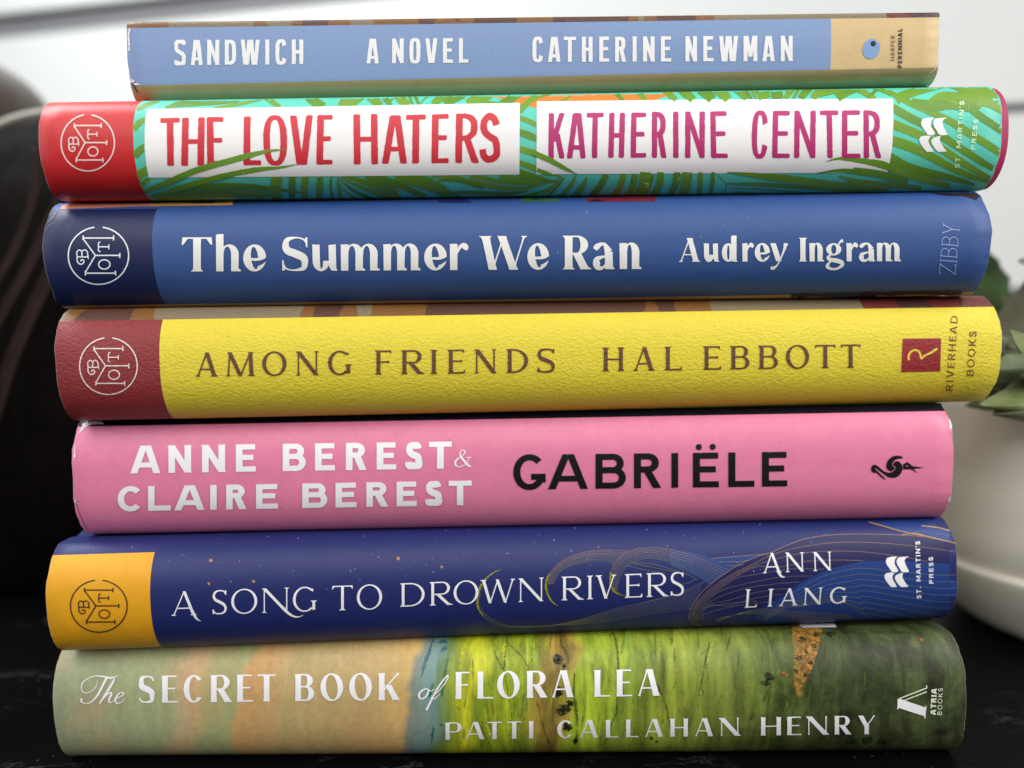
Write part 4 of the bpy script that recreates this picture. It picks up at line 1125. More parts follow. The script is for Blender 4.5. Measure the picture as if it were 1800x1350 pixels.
sc.add([[(1664, 728), (1668, 730), (1674, 752), (1677, 776), (1673, 770), (1668, 745)], [(1669, 872), (1673, 870), (1668, 886), (1660, 902), (1660, 896)]], scuff, 3, jit=2)
sc.into(b5.jacket)
al = Ink(b5)
z = Z(200, 760, 2.769)
F5 = Font(11.8, 9.2, 2.05)
text(al, 'ANNEBEREST', [(85, 228), (267, 378), (430, 543), (595, 692), (823, 935), (980, 1077), (1130, 1230), (1280, 1375), (1420, 1502), (1535, 1645)], z, (85, 66, 200), (1645, 45, 176), F5, WHITE)
text(al, '&', [(1655, 1742)], z, (1655, 84, 170), (1742, 82, 168), Font(3.6, 1.3, 2.0), WHITE)
text(al, 'CLAIREBEREST', [(20, 145), (168, 278), (300, 442), (467, 505), (548, 645), (693, 800), (918, 1040), (1080, 1182), (1230, 1335), (1377, 1475), (1517, 1598), (1630, 1742)], z, (20, 264, 384), (1742, 234, 353), Font(11.4, 9, 2.05), WHITE)
al.build('author_lettering')
tl = Ink(b5)
text(tl, 'GABRIËLE', [(50, 178), (190, 345), (375, 495), (527, 633), (675, 702), (760, 863), (900, 1003), (1033, 1133)], Z(880, 770, 2.25), (50, 66, 204), (1133, 54, 190), Font(12.4, 10.6, 2.05), blk)
tl.build('title_lettering')
pl = Ink(b5)
zb = Z(1520, 770, 10.588)
neck = catmull([(190, 495), (225, 510), (300, 570), (360, 615), (430, 640), (480, 638), (530, 615), (568, 570), (568, 525), (545, 518), (522, 500), (540, 455), (590, 428), (640, 440), (680, 480), (700, 545), (690, 610), (650, 680), (590, 725), (520, 738), (440, 725), (370, 680), (300, 630), (240, 590), (205, 560), (190, 568), (215, 600), (280, 660), (385, 760), (360, 764), (290, 715), (210, 645), (160, 645), (118, 600), (122, 540), (150, 502)], 5, True)
wing = catmull([(712, 370), (680, 340), (610, 325), (530, 335), (460, 380), (412, 450), (398, 530), (420, 580), (465, 612), (510, 608), (545, 575), (552, 542), (512, 518), (512, 470), (545, 420), (600, 388), (660, 378)], 6, True)
pl.add([[zb(*p) for p in neck]], blk, 6)
pl.add([[zb(*p) for p in wing]], blk, 7)
pl.add([[zb(*p) for p in q] for q in [[(706, 490), (790, 442), (885, 520), (1078, 548), (1075, 555), (900, 572), (975, 640), (970, 648), (860, 578), (712, 580)]]], blk, 6)
pl.add([[zb(*p) for p in [(752, 524), (780, 508), (812, 528)]]], pink, 7)
pl.build('publisher_logo')

# ------------------------------------------------------------------ 3: yellow book with leather grain
yl = C('yellow_jacket_print', (224, 204, 56), rough=0.46, bump=LEATHER_BUMP, mottle=.03); ox = C('oxblood_band_print', (138, 46, 48), rough=0.45, bump=LEATHER_BUMP)
def painting():
    m = bpy.data.materials.new('painted_figures_print'); m.use_nodes = True
    N = m.node_tree.nodes; K = m.node_tree.links; b = N['Principled BSDF']; tc = N.new('ShaderNodeTexCoord')
    mp = N.new('ShaderNodeMapping'); mp.inputs['Scale'].default_value = (1, .25, .25); K.new(tc.outputs['Object'], mp.inputs[0])
    n = N.new('ShaderNodeTexNoise'); n.inputs['Scale'].default_value = 15; n.inputs['Detail'].default_value = 5; K.new(mp.outputs[0], n.inputs['Vector'])
    cr = N.new('ShaderNodeValToRGB'); cr.color_ramp.interpolation = 'CONSTANT'
    st = [(0, (78, 70, 46)), (.38, (86, 56, 44)), (.45, (124, 84, 40)), (.48, (128, 114, 88)), (.57, (104, 40, 36)), (.63, (66, 36, 36)), (.70, (120, 108, 88))]
    e = cr.color_ramp.elements
    while len(e) < len(st): e.new(.5)
    for k, (p, c) in enumerate(st): e[k].position = p; e[k].color = (*lin(c), 1)
    K.new(n.outputs['Fac'], cr.inputs[0]); K.new(cr.outputs[0], b.inputs['Base Color']); b.inputs['Roughness'].default_value = .45
    add_bump(m, tc, LEATHER_BUMP)
    return m
b4 = make_book(3, 'yellow_book', 'yellow grained book with an oxblood band at the left end of its spine', (97, 640), (1760, 632), 0.199, 2.8, 0.0088, 0.152,
               [yl, ox, painting(), PAPER_EDGE], mat('brown_cloth', (60, 36, 30), 0.8), lcut=(281, 645), wob=0.0004, prof_kw=dict(p=1.7, q=2.4))
recolour(b4, top=(900, 551), topmat=2, left=(1, 0))
BR = C('brown_ink', (100, 66, 42), rough=.45, bump=LEATHER_BUMP, mottle=.2, mscale=1500)
tl = Ink(b4)
F4 = Font(6.9, 2.7, 2.0, ser=2.4, st=1.2, br=2.6, arm=3.6)
text(tl, 'AMONGFRIENDS', [(38, 143), (182, 318), (352, 467), (513, 618), (663, 773), (885, 965), (1008, 1112), (1147, 1178), (1227, 1310), (1355, 1457), (1505, 1608), (1650, 1735)], Z(330, 590, 2.687), (38, 80, 193), (1735, 60, 173), F4, BR)
tl.build('title_lettering')
al = Ink(b4)
text(al, 'HALEBBOTT', [(47, 143), (183, 278), (320, 395), (490, 568), (608, 693), (732, 818), (853, 955), (982, 1070), (1095, 1180)], Z(1040, 590, 2.5), (47, 52, 156), (1180, 38, 140), F4, BR)
al.build('author_lettering')
pl = Ink(b4)
DR = C('crimson_logo_ink', (146, 36, 40), bump=LEATHER_BUMP); YI = C('yellow_logo_ink', (232, 204, 70), bump=LEATHER_BUMP)
pl.add([[(1586.5, 595.5), (1654, 594.5), (1652.5, 652.5), (1584, 654)]], DR, 4)
zr = Z(1040, 590, 2.5)
pl.add(brush([(1393, 108, 9), (1392, 88, 9), (1402, 71, 9), (1422, 63, 9), (1440, 74, 9), (1446, 95, 9), (1450, 101, 9)], 6, zr, 1/2.5), YI, 6)
pl.add(brush([(1447, 102, 9), (1462, 88, 8), (1488, 76, 9), (1518, 56, 10)], 6, zr, 1/2.5), YI, 6)
RB = C('russet_ink', (120, 50, 34), bump=LEATHER_BUMP, mottle=.1)
vtext(pl, 'RIVERHEAD', (1674, 687.5), (1683.5, 556), 12, Font(1.9, 1.3, ser=1.0, st=.6, br=.5, arm=1.2), RB, track=.2)
vtext(pl, 'BOOKS', (1711, 661.5), (1716.5, 582.5), 12.5, Font(2.0, 1.4, ser=1.0, st=.6, br=.5, arm=1.2), RB, track=.22)
pl.build('publisher_logo')
em = Ink(b4); emblem(em, 191, 643.5, 50.6, 49.6, C('cream_emblem_ink', (232, 214, 204), bump=LEATHER_BUMP), 2.2); em.build('club_emblem')

# ------------------------------------------------------------------ 4: blue book
bl = C('blue_jacket_print', (50, 80, 136), rough=0.52); nv = C('midnight_band_print', (18, 30, 72), rough=0.46); sal = C('salmon_cover_print', (214, 138, 112))
b3 = make_book(4, 'blue_book', 'blue book with a midnight blue band at the left end and rounded white lowercase title', (77, 450), (1742, 432), 0.199, 1.0, 0.0092, 0.150,
               [bl, nv, C('blue_cover_print', (52, 84, 150)), C('peach_cover_print', (204, 160, 96)), PAPER_EDGE], mat('dark_cloth', (30, 26, 40), 0.8), lcut=(268, 445), wob=0.0005, prof_kw=dict(p=1.7, q=2.3))
recolour(b3, top=(900, 357), topmat=2, bottom=(900, 527), botmat=3, left=(1, 0))
art = Ink(b3)
art.add([[(108, 362), (130, 356), (409, 353.5), (409, 361), (250, 363), (106, 368)]], sal, 2)
art.add([[(262, 354), (409, 352), (409, 361), (262, 363)]], C('apricot_cover_print', (226, 168, 84)), 3)
art.add([[(918, 347), (975, 346), (985, 354), (918, 355)]], C('green_cover_print', (60, 120, 50)), 3, jit=2)
art.add([[(1025, 345), (1155, 345), (1150, 354), (1030, 355)]], C('crimson_cover_print', (130, 40, 62)), 3, jit=2)
art.add([[(768, 351), (820, 350), (830, 357), (772, 357)]], C('indigo_cover_print', (34, 48, 110)), 3, jit=2)
dk = C('dark_cover_print', (44, 30, 30), mottle=.4)
art.add([[(1610, 338), (1716, 340), (1738, 358), (1741, 372), (1718, 352), (1690, 346)]], dk, 3, jit=3)
art.add([[(1392, 516), (1560, 512), (1690, 510), (1690, 524), (1386, 527)]], C('plum_cover_print', (30, 24, 52)), 3, jit=2)
art.into(b3.jacket)
LI = C('cream_ink', (232, 230, 224), rough=.4, mottle=.03)
F3 = Font(13.4, 2.6, 2.0, ser=3.6, st=1.4, br=3.5, arm=11, fl=0.6, xh=0.775)
tl = Ink(b3)
z = Z(300, 390, 4.286); q = Z(700, 390, 4.0)
def conv(b):   # second detail into the first one's coordinates
    return tuple(((q(v, 0)[0]-300)*4.286) for v in b)
bx = [(90, 310), (342, 527), (548, 720), (838, 1040), (1068, 1250), (1282, 1573), (1603, 1880)] + [conv(b) for b in [(183, 342), (363, 492), (572, 905), (908, 1060), (1157, 1348), (1367, 1518), (1555, 1707)]]
text(tl, 'TheSummerWeRan', bx, z, (90, 118, 374), (conv((1707, 0))[0], (414.0-390)*4.286, (472.6-390)*4.286), F3, LI)
tl.build('title_lettering')
al = Ink(b3)
F3b = Font(9.2, 1.9, 2.0, ser=2.2, st=1.0, br=2.2, arm=4, fl=0.5, xh=0.775)
text(al, 'AudreyIngram', [(45, 168), (190, 275), (295, 383), (415, 482), (488, 577), (578, 680), (748, 792), (808, 893), (902, 1012), (1025, 1092), (1097, 1192), (1203, 1343)], Z(1180, 390, 3.333), (45, 95, 234), (1343, 93, 230), F3b, LI)
al.build('author_lettering')
pl = Ink(b3)
SV = C('silver_ink', (150, 164, 206))
vtext(pl, 'ZIBBY', (1679, 483), (1686.5, 395), 29, Font(1.5, 1.1, ser=1.8, st=.7, br=.4, arm=3.0), SV, track=.04, cond=.5)
pl.build('publisher_logo')
em = Ink(b3); emblem(em, 173.5, 449.5, 53, 50, C('silver_white_ink', (226, 230, 236)), 2.3); em.build('club_emblem')

# ------------------------------------------------------------------ 5: palm leaf book
tq = C('turquoise_leaf_ground_print', (92, 198, 176)); red = C('red_band_print', (196, 36, 38), rough=.4)
b2 = make_book(5, 'palm_leaf_book', 'turquoise book with green palm leaves, white title panels and a red band', (68, 262), (1763, 235), 0.197, 1.9, 0.0088, 0.150,
               [tq, red, PAPER_EDGE], mat('magenta_cloth', (168, 36, 84), .5), lcut=(235, 255), wob=0.0005, case_over=(0, 0.0026), prof_kw=dict(p=1.7, q=2.4), wedge=0.42)
recolour(b2, left=(1, 0), skip=True)
art = Ink(b2)
xl = b2.cuts[0]
clip = lambda p: p.x > xl-0.0004
GR = [C('leaf_green_print', (104, 148, 42)), C('deep_leaf_green_print', (94, 138, 40)), C('yellow_leaf_green_print', (112, 150, 48))]
def leaf(pts, zf, s, k=0, ly=1): art.add(brush(pts, 7, zf, 1.16/s), GR[k % 3], ly, 4.0, jit=0.5, clip=clip)
z1 = Z(230, 150, 3.83); z2 = Z(680, 150, 3.83); z3 = Z(1130, 140, 4.186); z4 = Z(1500, 140, 5.87)
OR = C('orange_ground_print', (232, 126, 48))
art.add([[z2(*p) for p in [(690, 70), (780, 45), (1300, 28), (1800, 14), (1800, 103), (1010, 110), (1010, 155), (930, 135), (850, 110)]], [z3(*p) for p in [(-5, 65), (270, 62), (250, 95), (180, 120), (90, 150), (-5, 150)]]], OR, 0, clip=clip)
L1 = [[(40, 165, 18), (100, 135, 24), (190, 105, 14)], [(230, 152, 12), (330, 128, 34), (480, 112, 46), (640, 104, 36), (780, 96, 8)], [(560, 150, 8), (720, 128, 22), (880, 96, 4)], [(905, 85, 22), (955, 115, 30), (1005, 148, 28)],
      [(1190, 78, 46), (1240, 112, 54), (1300, 145, 46)], [(1430, 70, 120), (1480, 105, 130), (1510, 140, 130)], [(1600, 68, 50), (1640, 100, 52), (1680, 138, 48)], [(1690, 65, 30), (1720, 100, 30), (1750, 135, 26)], [(1790, 60, 40), (1830, 95, 40), (1870, 130, 36)],
      [(20, 300, 30), (60, 250, 34), (110, 225, 22)], [(25, 480, 40), (60, 440, 44), (105, 405, 36)], [(40, 620, 46), (75, 590, 48), (120, 560, 40)], [(40, 700, 26), (80, 660, 26), (125, 620, 20)],
      [(130, 790, 24), (350, 725, 46), (520, 695, 56), (700, 684, 46), (860, 690, 36), (1020, 705, 20), (1160, 724, 4)], [(150, 800, 26), (420, 762, 40), (700, 745, 50), (940, 735, 30)],
      [(985, 612, 66), (975, 690, 60), (985, 790, 54)], [(1087, 612, 36), (1085, 690, 40), (1085, 790, 32)], [(1175, 612, 40), (1168, 690, 38), (1172, 790, 34)], [(1275, 610, 32), (1270, 700, 38), (1270, 785, 32)], [(1350, 610, 10), (1345, 690, 14), (1365, 780, 20)],
      [(1388, 612, 5), (1400, 690, 18), (1420, 780, 20)], [(1392, 640, 3), (1450, 720, 8), (1560, 785, 14)], [(1395, 625, 4), (1520, 720, 20), (1680, 785, 24)], [(1400, 615, 4), (1560, 690, 22), (1780, 762, 40)], [(1430, 608, 20), (1600, 660, 34), (1800, 725, 34)], [(1580, 605, 40), (1720, 645, 50), (1860, 690, 40)]]
for k, p in enumerate(L1): leaf(p, z1, 3.83, k)
L2 = [[(0, 75, 60), (30, 110, 50)], [(70, 68, 44), (95, 100, 46), (125, 135, 40)], [(150, 65, 14), (160, 95, 18), (175, 130, 14)], [(185, 62, 10), (200, 95, 18), (215, 130, 12)], [(300, 60, 5), (250, 95, 8), (220, 130, 6)], [(400, 58, 50), (350, 95, 44), (310, 128, 40)], [(510, 55, 60), (450, 90, 50), (390, 126, 44)],
      [(690, 52, 70), (600, 100, 60), (540, 125, 50)], [(640, 100, 20), (700, 118, 20), (790, 122, 10)], [(900, 45, 50), (830, 95, 46), (770, 125, 40)], [(1100, 44, 36), (1010, 75, 36), (940, 125, 34), (890, 180, 30)], [(1240, 70, 6), (1200, 95, 14), (1160, 108, 10)], [(1530, 40, 26), (1560, 70, 26), (1590, 105, 20)], [(1670, 38, 20), (1710, 66, 30), (1740, 100, 30)],
      [(885, 215, 26), (950, 240, 30), (1012, 268, 26)], [(885, 312, 34), (950, 335, 42), (1012, 360, 34)], [(885, 425, 36), (1000, 460, 38), (1100, 505, 36), (1200, 558, 28), (1282, 596, 4)], [(885, 515, 28), (1000, 560, 34), (1100, 590, 20), (1190, 622, 4)], [(885, 585, 46), (980, 615, 40), (1080, 640, 22), (1160, 650, 4)],
      [(1275, 600, 6), (1240, 670, 22), (1190, 730, 26), (1140, 790, 26)], [(1350, 615, 5), (1310, 690, 34), (1240, 780, 38)], [(1480, 598, 36), (1430, 685, 38), (1340, 785, 34)], [(1595, 598, 36), (1565, 690, 38), (1500, 785, 34)], [(1672, 598, 36), (1650, 690, 36), (1595, 785, 32)], [(1760, 598, 70), (1735, 690, 62), (1690, 785, 56)],
      [(1180, 622, 3), (1060, 662, 10), (940, 690, 22), (780, 690, 30), (600, 655, 30), (420, 618, 34), (300, 606, 20)], [(1170, 630, 3), (1080, 700, 12), (960, 740, 18), (800, 770, 22)], [(1200, 615, 3), (1140, 690, 14), (1060, 770, 16)], [(1190, 622, 3), (1100, 700, 10), (1000, 775, 12)],
      [(60, 604, 60), (200, 640, 80), (340, 690, 70), (420, 740, 50), (500, 770, 30)], [(0, 640, 40), (120, 690, 34), (260, 750, 34)], [(0, 720, 30), (90, 755, 26)], [(1140, 650, 3), (960, 665, 8), (780, 650, 22), (560, 604, 30)], [(430, 720, 6), (600, 722, 22), (800, 730, 22), (950, 712, 6)], [(560, 770, 16), (700, 765, 18), (860, 745, 6)],
      [(760, 604, 40), (900, 640, 30), (1040, 660, 6)], [(340, 640, 6), (480, 640, 20), (650, 690, 20)]]
for k, p in enumerate(L2): leaf(p, z2, 3.83, k+1)
L3 = [[(150, 72, 30), (195, 110, 36), (245, 150, 34)], [(280, 70, 50), (320, 105, 56), (370, 150, 50)], [(430, 68, 70), (470, 105, 66), (510, 148, 60)], [(540, 68, 60), (580, 100, 60), (630, 148, 56)], [(680, 64, 46), (720, 100, 40), (760, 145, 34)], [(745, 62, 14), (770, 100, 20), (800, 145, 16)], [(785, 62, 14), (812, 100, 20), (835, 145, 14)],
      [(870, 60, 80), (885, 100, 80), (900, 142, 76)], [(960, 60, 50), (985, 100, 70), (990, 140, 70)], [(1100, 58, 40), (1075, 100, 40), (1050, 140, 30)], [(1150, 56, 20), (1130, 100, 20), (1105, 140, 18)], [(1230, 54, 50), (1190, 100, 46), (1160, 138, 40)], [(1330, 50, 50), (1290, 95, 50), (1250, 136, 40)], [(1300, 95, 60), (1420, 80, 40), (1560, 50, 50), (1750, 30, 40)], [(1430, 135, 60), (1500, 100, 40), (1590, 70, 30)],
      [(1560, 70, 20), (1620, 100, 24), (1690, 135, 22)], [(1700, 55, 24), (1760, 80, 24), (1830, 112, 20)], [(1750, 60, 10), (1700, 95, 16), (1650, 132, 14)],
      [(20, 680, 70), (10, 770, 70), (-30, 860, 60)], [(130, 680, 40), (122, 770, 42), (80, 860, 36)], [(252, 680, 44), (240, 770, 44), (200, 860, 36)], [(325, 680, 62), (318, 770, 64), (290, 865, 56)], [(425, 680, 28), (420, 770, 32), (410, 865, 26)], [(515, 680, 22), (512, 760, 24), (490, 860, 20)],
      [(535, 685, 3), (570, 720, 5), (612, 765, 4), (605, 860, 6)], [(620, 680, 6), (850, 705, 34), (1100, 735, 50), (1400, 775, 50), (1800, 800, 34)], [(612, 765, 5), (900, 772, 26), (1200, 795, 22), (1500, 815, 14), (1800, 812, 10)], [(640, 800, 4), (850, 805, 8), (1100, 825, 8), (1400, 845, 5)], [(660, 825, 4), (850, 838, 7), (1100, 855, 5)],
      [(1338, 607, 2), (1430, 582, 18), (1540, 586, 32), (1680, 612, 34), (1830, 655, 36)], [(1280, 686, 3), (1450, 668, 24), (1600, 678, 36), (1720, 690, 44), (1830, 712, 44)], [(1440, 708, 5), (1560, 745, 30), (1700, 780, 34), (1830, 792, 30)]]
for k, p in enumerate(L3): leaf(p, z3, 4.186, k+2, 4)
L4 = [[(360, 120, 30), (560, 230, 50), (760, 320, 50), (1000, 430, 58), (1200, 555, 64), (1400, 680, 62), (1530, 770, 50)], [(405, 290, 70), (600, 400, 66), (720, 460, 60), (880, 560, 66), (1060, 680, 62), (1250, 800, 56), (1490, 950, 40)],
      [(400, 455, 74), (560, 520, 70), (760, 610, 66), (950, 740, 66), (1150, 870, 56), (1300, 960, 44), (1470, 1050, 24)], [(395, 630, 80), (560, 680, 80), (760, 770, 76), (960, 880, 60), (1150, 970, 50), (1400, 1060, 24)], [(370, 805, 90), (540, 890, 70), (720, 950, 70), (1000, 1010, 50), (1250, 1080, 20)],
      [(330, 895, 50), (500, 950, 66), (760, 1040, 60), (1000, 1090, 44)], [(0, 825, 40), (150, 845, 44), (300, 870, 50), (420, 915, 40)], [(0, 935, 50), (150, 950, 50), (320, 985, 60), (560, 1060, 60)], [(0, 1060, 50), (300, 1080, 50), (700, 1120, 40)],
      [(440, 205, 80), (560, 150, 70), (760, 100, 50), (960, 60, 30)], [(600, 230, 60), (800, 270, 90), (1000, 250, 90), (1180, 280, 80), (1300, 240, 90)], [(780, 240, 40), (900, 170, 60), (1100, 190, 100), (1250, 150, 130), (1400, 120, 110), (1540, 130, 100)], [(950, 60, 30), (1060, 80, 40), (1160, 130, 60)], [(1200, 290, 56), (1340, 400, 60), (1540, 530, 60)],
      [(1300, 190, 130), (1420, 250, 70), (1550, 330, 50)], [(0, 90, 30), (200, 75, 24), (300, 68, 20)], [(240, 80, 22), (210, 130, 24), (180, 185, 24)], [(80, 95, 20), (150, 140, 24), (230, 190, 20)], [(270, 95, 20), (380, 145, 24), (470, 200, 24)], [(1500, 190, 80), (1520, 210, 60)]]
for k, p in enumerate(L4): leaf([(a, b, c*1.12) for a, b, c in p], z4, 5.87, k, 1 if k not in (6, 7) else 4)
# white title panels, leaf tips reaching over them
pn = C('white_panel_print', (238, 234, 232), rough=.42, mottle=.015)
art.add([[(258.4, 192.3), (500, 189), (913.7, 181.3), (913.3, 245), (913, 306.6), (600, 309.4), (261.6, 312), (257.5, 290), (254.6, 262), (254.4, 235), (255.8, 210)]], pn, 3)
art.add([[(943.7, 178.7), (1250, 175.5), (1569.3, 174), (1570.3, 215), (1568, 260), (1562.5, 292), (1559, 303.5), (1250, 304.5), (943, 306), (943.4, 240)]], pn, 3)
for zf, s, p in [(z1, 3.83, [(40, 735, 8), (150, 690, 26), (250, 650, 36), (420, 578, 40), (600, 525, 40), (780, 477, 38), (900, 447, 22), (1045, 430, 3)]), (z1, 3.83, [(100, 765, 12), (300, 700, 34), (450, 655, 38), (650, 603, 36), (850, 565, 30), (1000, 552, 16), (1132, 528, 3)]),
                 (z2, 3.83, [(990, 455, 36), (1100, 505, 36), (1200, 558, 26), (1282, 596, 4)]), (z2, 3.83, [(1010, 568, 30), (1080, 590, 22), (1110, 597, 10)])]:
    art.add(brush(p, 8, zf, 1/s), GR[0], 9, 4.0, jit=1.0, clip=clip)
for k, p in enumerate(L3[-3:]): art.add(brush(p, 8, z3, 1/4.186), GR[k], 5, 4.0, jit=1.0)
art.into(b2.jacket)
tl = Ink(b2)
CR = C('crimson_letter_ink', (202, 44, 56), mottle=.06); MG = C('magenta_letter_ink', (178, 42, 108), mottle=.04)
F2 = Font(12, 8.6, 2.5, r=2.2)
text(tl, 'THELOVEH', [(202, 332), (343, 497), (513, 630), (760, 880), (892, 1053), (1072, 1228), (1252, 1360), (1500, 1663)], z1, (202, 222, 543), (1663, 194, 530), F2, CR, layer=6, jit=.7, tilt=.02)
text(tl, 'ATERS', [(-27, 138), (128, 262), (302, 418), (463, 622), (625, 765)], z2, (-27, 206, 527), (765, 184, 520), F2, CR, layer=6, jit=.7, tilt=.02)
tl.build('title_lettering')
al = Ink(b2)
F2b = Font(9.6, 8.2, 2.7, r=2.6)
text(al, 'KATHE', [(1088, 1198), (1215, 1342), (1343, 1457), (1493, 1600), (1642, 1747)], z2, (1088, 188, 494), (1747, 185, 486), F2b, MG, jit=.6, tilt=.03)
text(al, 'RINECENTER', [(65, 175), (218, 265), (310, 455), (497, 622), (800, 920), (952, 1082), (1112, 1270), (1305, 1440), (1463, 1600), (1622, 1752)], z3, (65, 238, 576), (1752, 226, 578), F2b, MG, jit=.6, tilt=.03)
al.build('author_lettering')
pl = Ink(b2)
press_logo(pl, z4, WHITE)
LC = C('pale_lime_ink', (214, 238, 190))
vtext(pl, "ST. MARTIN'S", (1686, 295.4), (1694.7, 178.5), 8.2, Font(1.7, 1.5), LC, track=.26)
vtext(pl, 'PRESS', (1713.8, 263.5), (1718.6, 210.5), 8.0, Font(1.7, 1.4), LC, track=.26)
pl.build('publisher_logo')
em = Ink(b2); emblem(em, 154.8, 251.4, 46.8, 49, C('blush_emblem_ink', (244, 214, 206)), 2.3); em.build('club_emblem')

# ------------------------------------------------------------------ 6: slim paperback on top
cb = C('pale_blue_cover_print', (124, 148, 188), rough=.5, bump=[('fine', 1700, .00005, (1, 1, 1))], mottle=.04, mscale=900); sd = C('sand_cover_print', (206, 178, 128), rough=.5, bump=[('fine', 1700, .00004, (1, 1, 1))])
gl = C('glossy_back_cover_print', (150, 138, 96), rough=.16, coat=1.0, bump=None); tp = painting()
b1 = make_book(6, 'paperback_book', 'slim pale blue paperback with white capitals lying on top of the stack', (226, 95), (1651, 86), 0.2045, 0.2, 0.003, 0.135,
               [cb, sd, tp, gl, PAPER_EDGE], None, soft=True, rcut=(1460, 85), wob=0.0004, tilt=math.radians(-0.6), wedge=-0.68)
recolour(b1, top=(900, 37), topmat=2, bottom=(900, 141), botmat=3, right=(1, 0))
sc = Ink(b1)
sc.add([[(227, 134), (232, 138), (240, 146), (248, 150), (236, 150), (229, 144)], [(226, 50), (229, 50), (228, 90), (226, 88)]], scuff, 3, jit=2)
sc.add(brush([(229, 140, 2.5), (236, 152, 4), (243, 164, 1.5)], 4), C('inner_crease', (70, 70, 78)), 3)
sc.add(brush([(1634, 129, .6), (1643, 122, 1.0), (1646, 112, .5)], 4), scuff, 3)
sc.into(b1.jacket)
F1 = Font(7.0, 5.9, 3.4)
EM = C('embossed_white_ink', (232, 230, 228), rough=.5, bump=[('fine', 1400, .00006, (1, 1, 1))], mottle=.03)
tl = Ink(b1)
text(tl, 'SANDWICH', [(115, 255), (318, 462), (515, 663), (730, 868), (925, 1155), (1215, 1278), (1345, 1480), (1545, 1685)], Z(290, 50, 6.923), (115, 143, 448), (1685, 136, 438), F1, EM, layer=4, jit=.9)
tl.build('title_lettering')
sl = Ink(b1)
text(sl, 'ANOVEL', [(125, 310), (508, 683), (770, 935), (1010, 1190), (1275, 1425), (1515, 1660)], Z(630, 50, 8.571), (125, 156, 530), (1660, 148, 518), F1, EM, layer=4, jit=.5)
sl.build('subtitle_lettering')
al = Ink(b1)
text(al, 'CATHERINENEWMAN', [(57, 125), (157, 235), (255, 333), (370, 438), (480, 543), (580, 650), (690, 717), (757, 830), (870, 935), (1025, 1098), (1138, 1202), (1238, 1358), (1392, 1480), (1513, 1590), (1628, 1703)], Z(920, 50, 3.6), (57, 55, 213), (1703, 47, 208), F1, EM, layer=4, jit=.5)
al.build('author_lettering')
pl = Ink(b1)
DI = C('dark_brown_ink', (52, 42, 44)); 
vtext(pl, 'HARPER', (1572.6, 106.6), (1573.4, 62.4), 7.6, Font(1.05, .95), C('brown_grey_ink', (96, 76, 62)), track=.26)
vtext(pl, 'PERENNIAL', (1585.6, 119), (1586, 50.4), 7.6, Font(1.9, 1.6), DI, track=.24)
pl.add([ellipse(1531, 86, 14.8, 18, .32)], C('egg_blue_ink', (126, 158, 202)), 4)
pl.add([ellipse(1534.5, 77, 4.7, 4.8)], C('navy_dot_ink', (22, 30, 52)), 6)
pl.build('publisher_logo')

rnd = random.Random(29)
for (bk, x0_, x1_, y0_, y1_, n_) in [(b7, 140, 1640, 1165, 1300, 26), (b5, 160, 1640, 760, 900, 34), (b4, 140, 1700, 570, 700, 22), (b3, 110, 1690, 380, 500, 40), (b2, 90, 1720, 190, 330, 30), (b1, 240, 1630, 50, 130, 36)]:
    dust = Ink(bk)
    for k in range(n_):
        x = rnd.uniform(x0_, x1_); y = rnd.uniform(y0_, y1_)-(x-x0_)*.013
        a = rnd.uniform(0, 3.1); l = rnd.choice([.5, .7, .9, 1.2, 2.0, 5.0]); wd = rnd.uniform(.3, .6)
        dust.add(brush([(x, y, wd), (x+l*math.cos(a)*.5+rnd.uniform(-.8, .8), y+l*math.sin(a)*.5, wd), (x+l*math.cos(a), y+l*math.sin(a), wd*.6)], 3), LINT if k % 3 else C('dark_fleck', (70, 62, 60)), 9)
    dust.into(bk.jacket)
cr_ = Ink(b3)
cr_.add(brush([(84, 392, .6), (92, 384, 1.4), (100, 372, .8), (104, 368, .4)], 4)+brush([(80, 408, .4), (86, 398, .9), (96, 392, .4)], 4), C('worn_navy', (92, 112, 160)), 9)
cr_.into(b3.jacket)
cr_ = Ink(b2)
cr_.add(brush([(96, 345, .5), (108, 339, 1.2), (128, 344, 1.6), (150, 348, .4)], 4), C('worn_red', (140, 20, 24)), 9)
cr_.add(brush([(1174, 191, .5), (1184, 186, .6), (1189, 192, .5), (1181, 196, .4)], 4), C('grey_hair', (176, 172, 172)), 9)
cr_.into(b2.jacket)

# ================================================================== plant pot with succulent, behind the right end
def lathe(name, prof, m, parent, seg=96):
    verts = []; faces = []
    n = len(prof)
    for k in range(seg):
        a = 2*math.pi*k/seg
        for r, zz in prof: verts.append((r*math.cos(a), r*math.sin(a), zz))
    for k in range(seg):
        for i in range(n-1):
            a = k*n+i; b = ((k+1) % seg)*n+i
            faces.append((a, b, b+1, a+1))
    return mesh_obj(name, verts, faces, m, None, parent)

glaze = mat('white_pot_glaze', (244, 240, 230), 0.12, coat=0.6, mottle=.02, mscale=12, bump=[('wave', 14, .002, (1, 1, 1))])
pot = bpy.data.objects.new('plant_pot', None); COL.objects.link(pot); pot.location = (0.222, 0.287, 0); pot.empty_display_size = .02
tag(pot, 'round glossy white ceramic pot with a grooved waist behind the right end of the books', 'plant pot')
pp = catmull([(0.0, 0.0), (0.030, 0.0), (0.046, 0.0005), (0.054, 0.004), (0.061, 0.013), (0.0660, 0.0215), (0.0678, 0.0255), (0.0676, 0.0268), (0.0662, 0.0275)], 5)
pp += catmull([(0.0658, 0.0280), (0.0668, 0.0296), (0.069, 0.037), (0.0705, 0.050), (0.0705, 0.066), (0.0695, 0.078), (0.0688, 0.0835), (0.0675, 0.0855), (0.066, 0.0856), (0.0648, 0.084), (0.0640, 0.078), (0.063, 0.062)], 5)
lathe('pot_body', pp, glaze, pot)
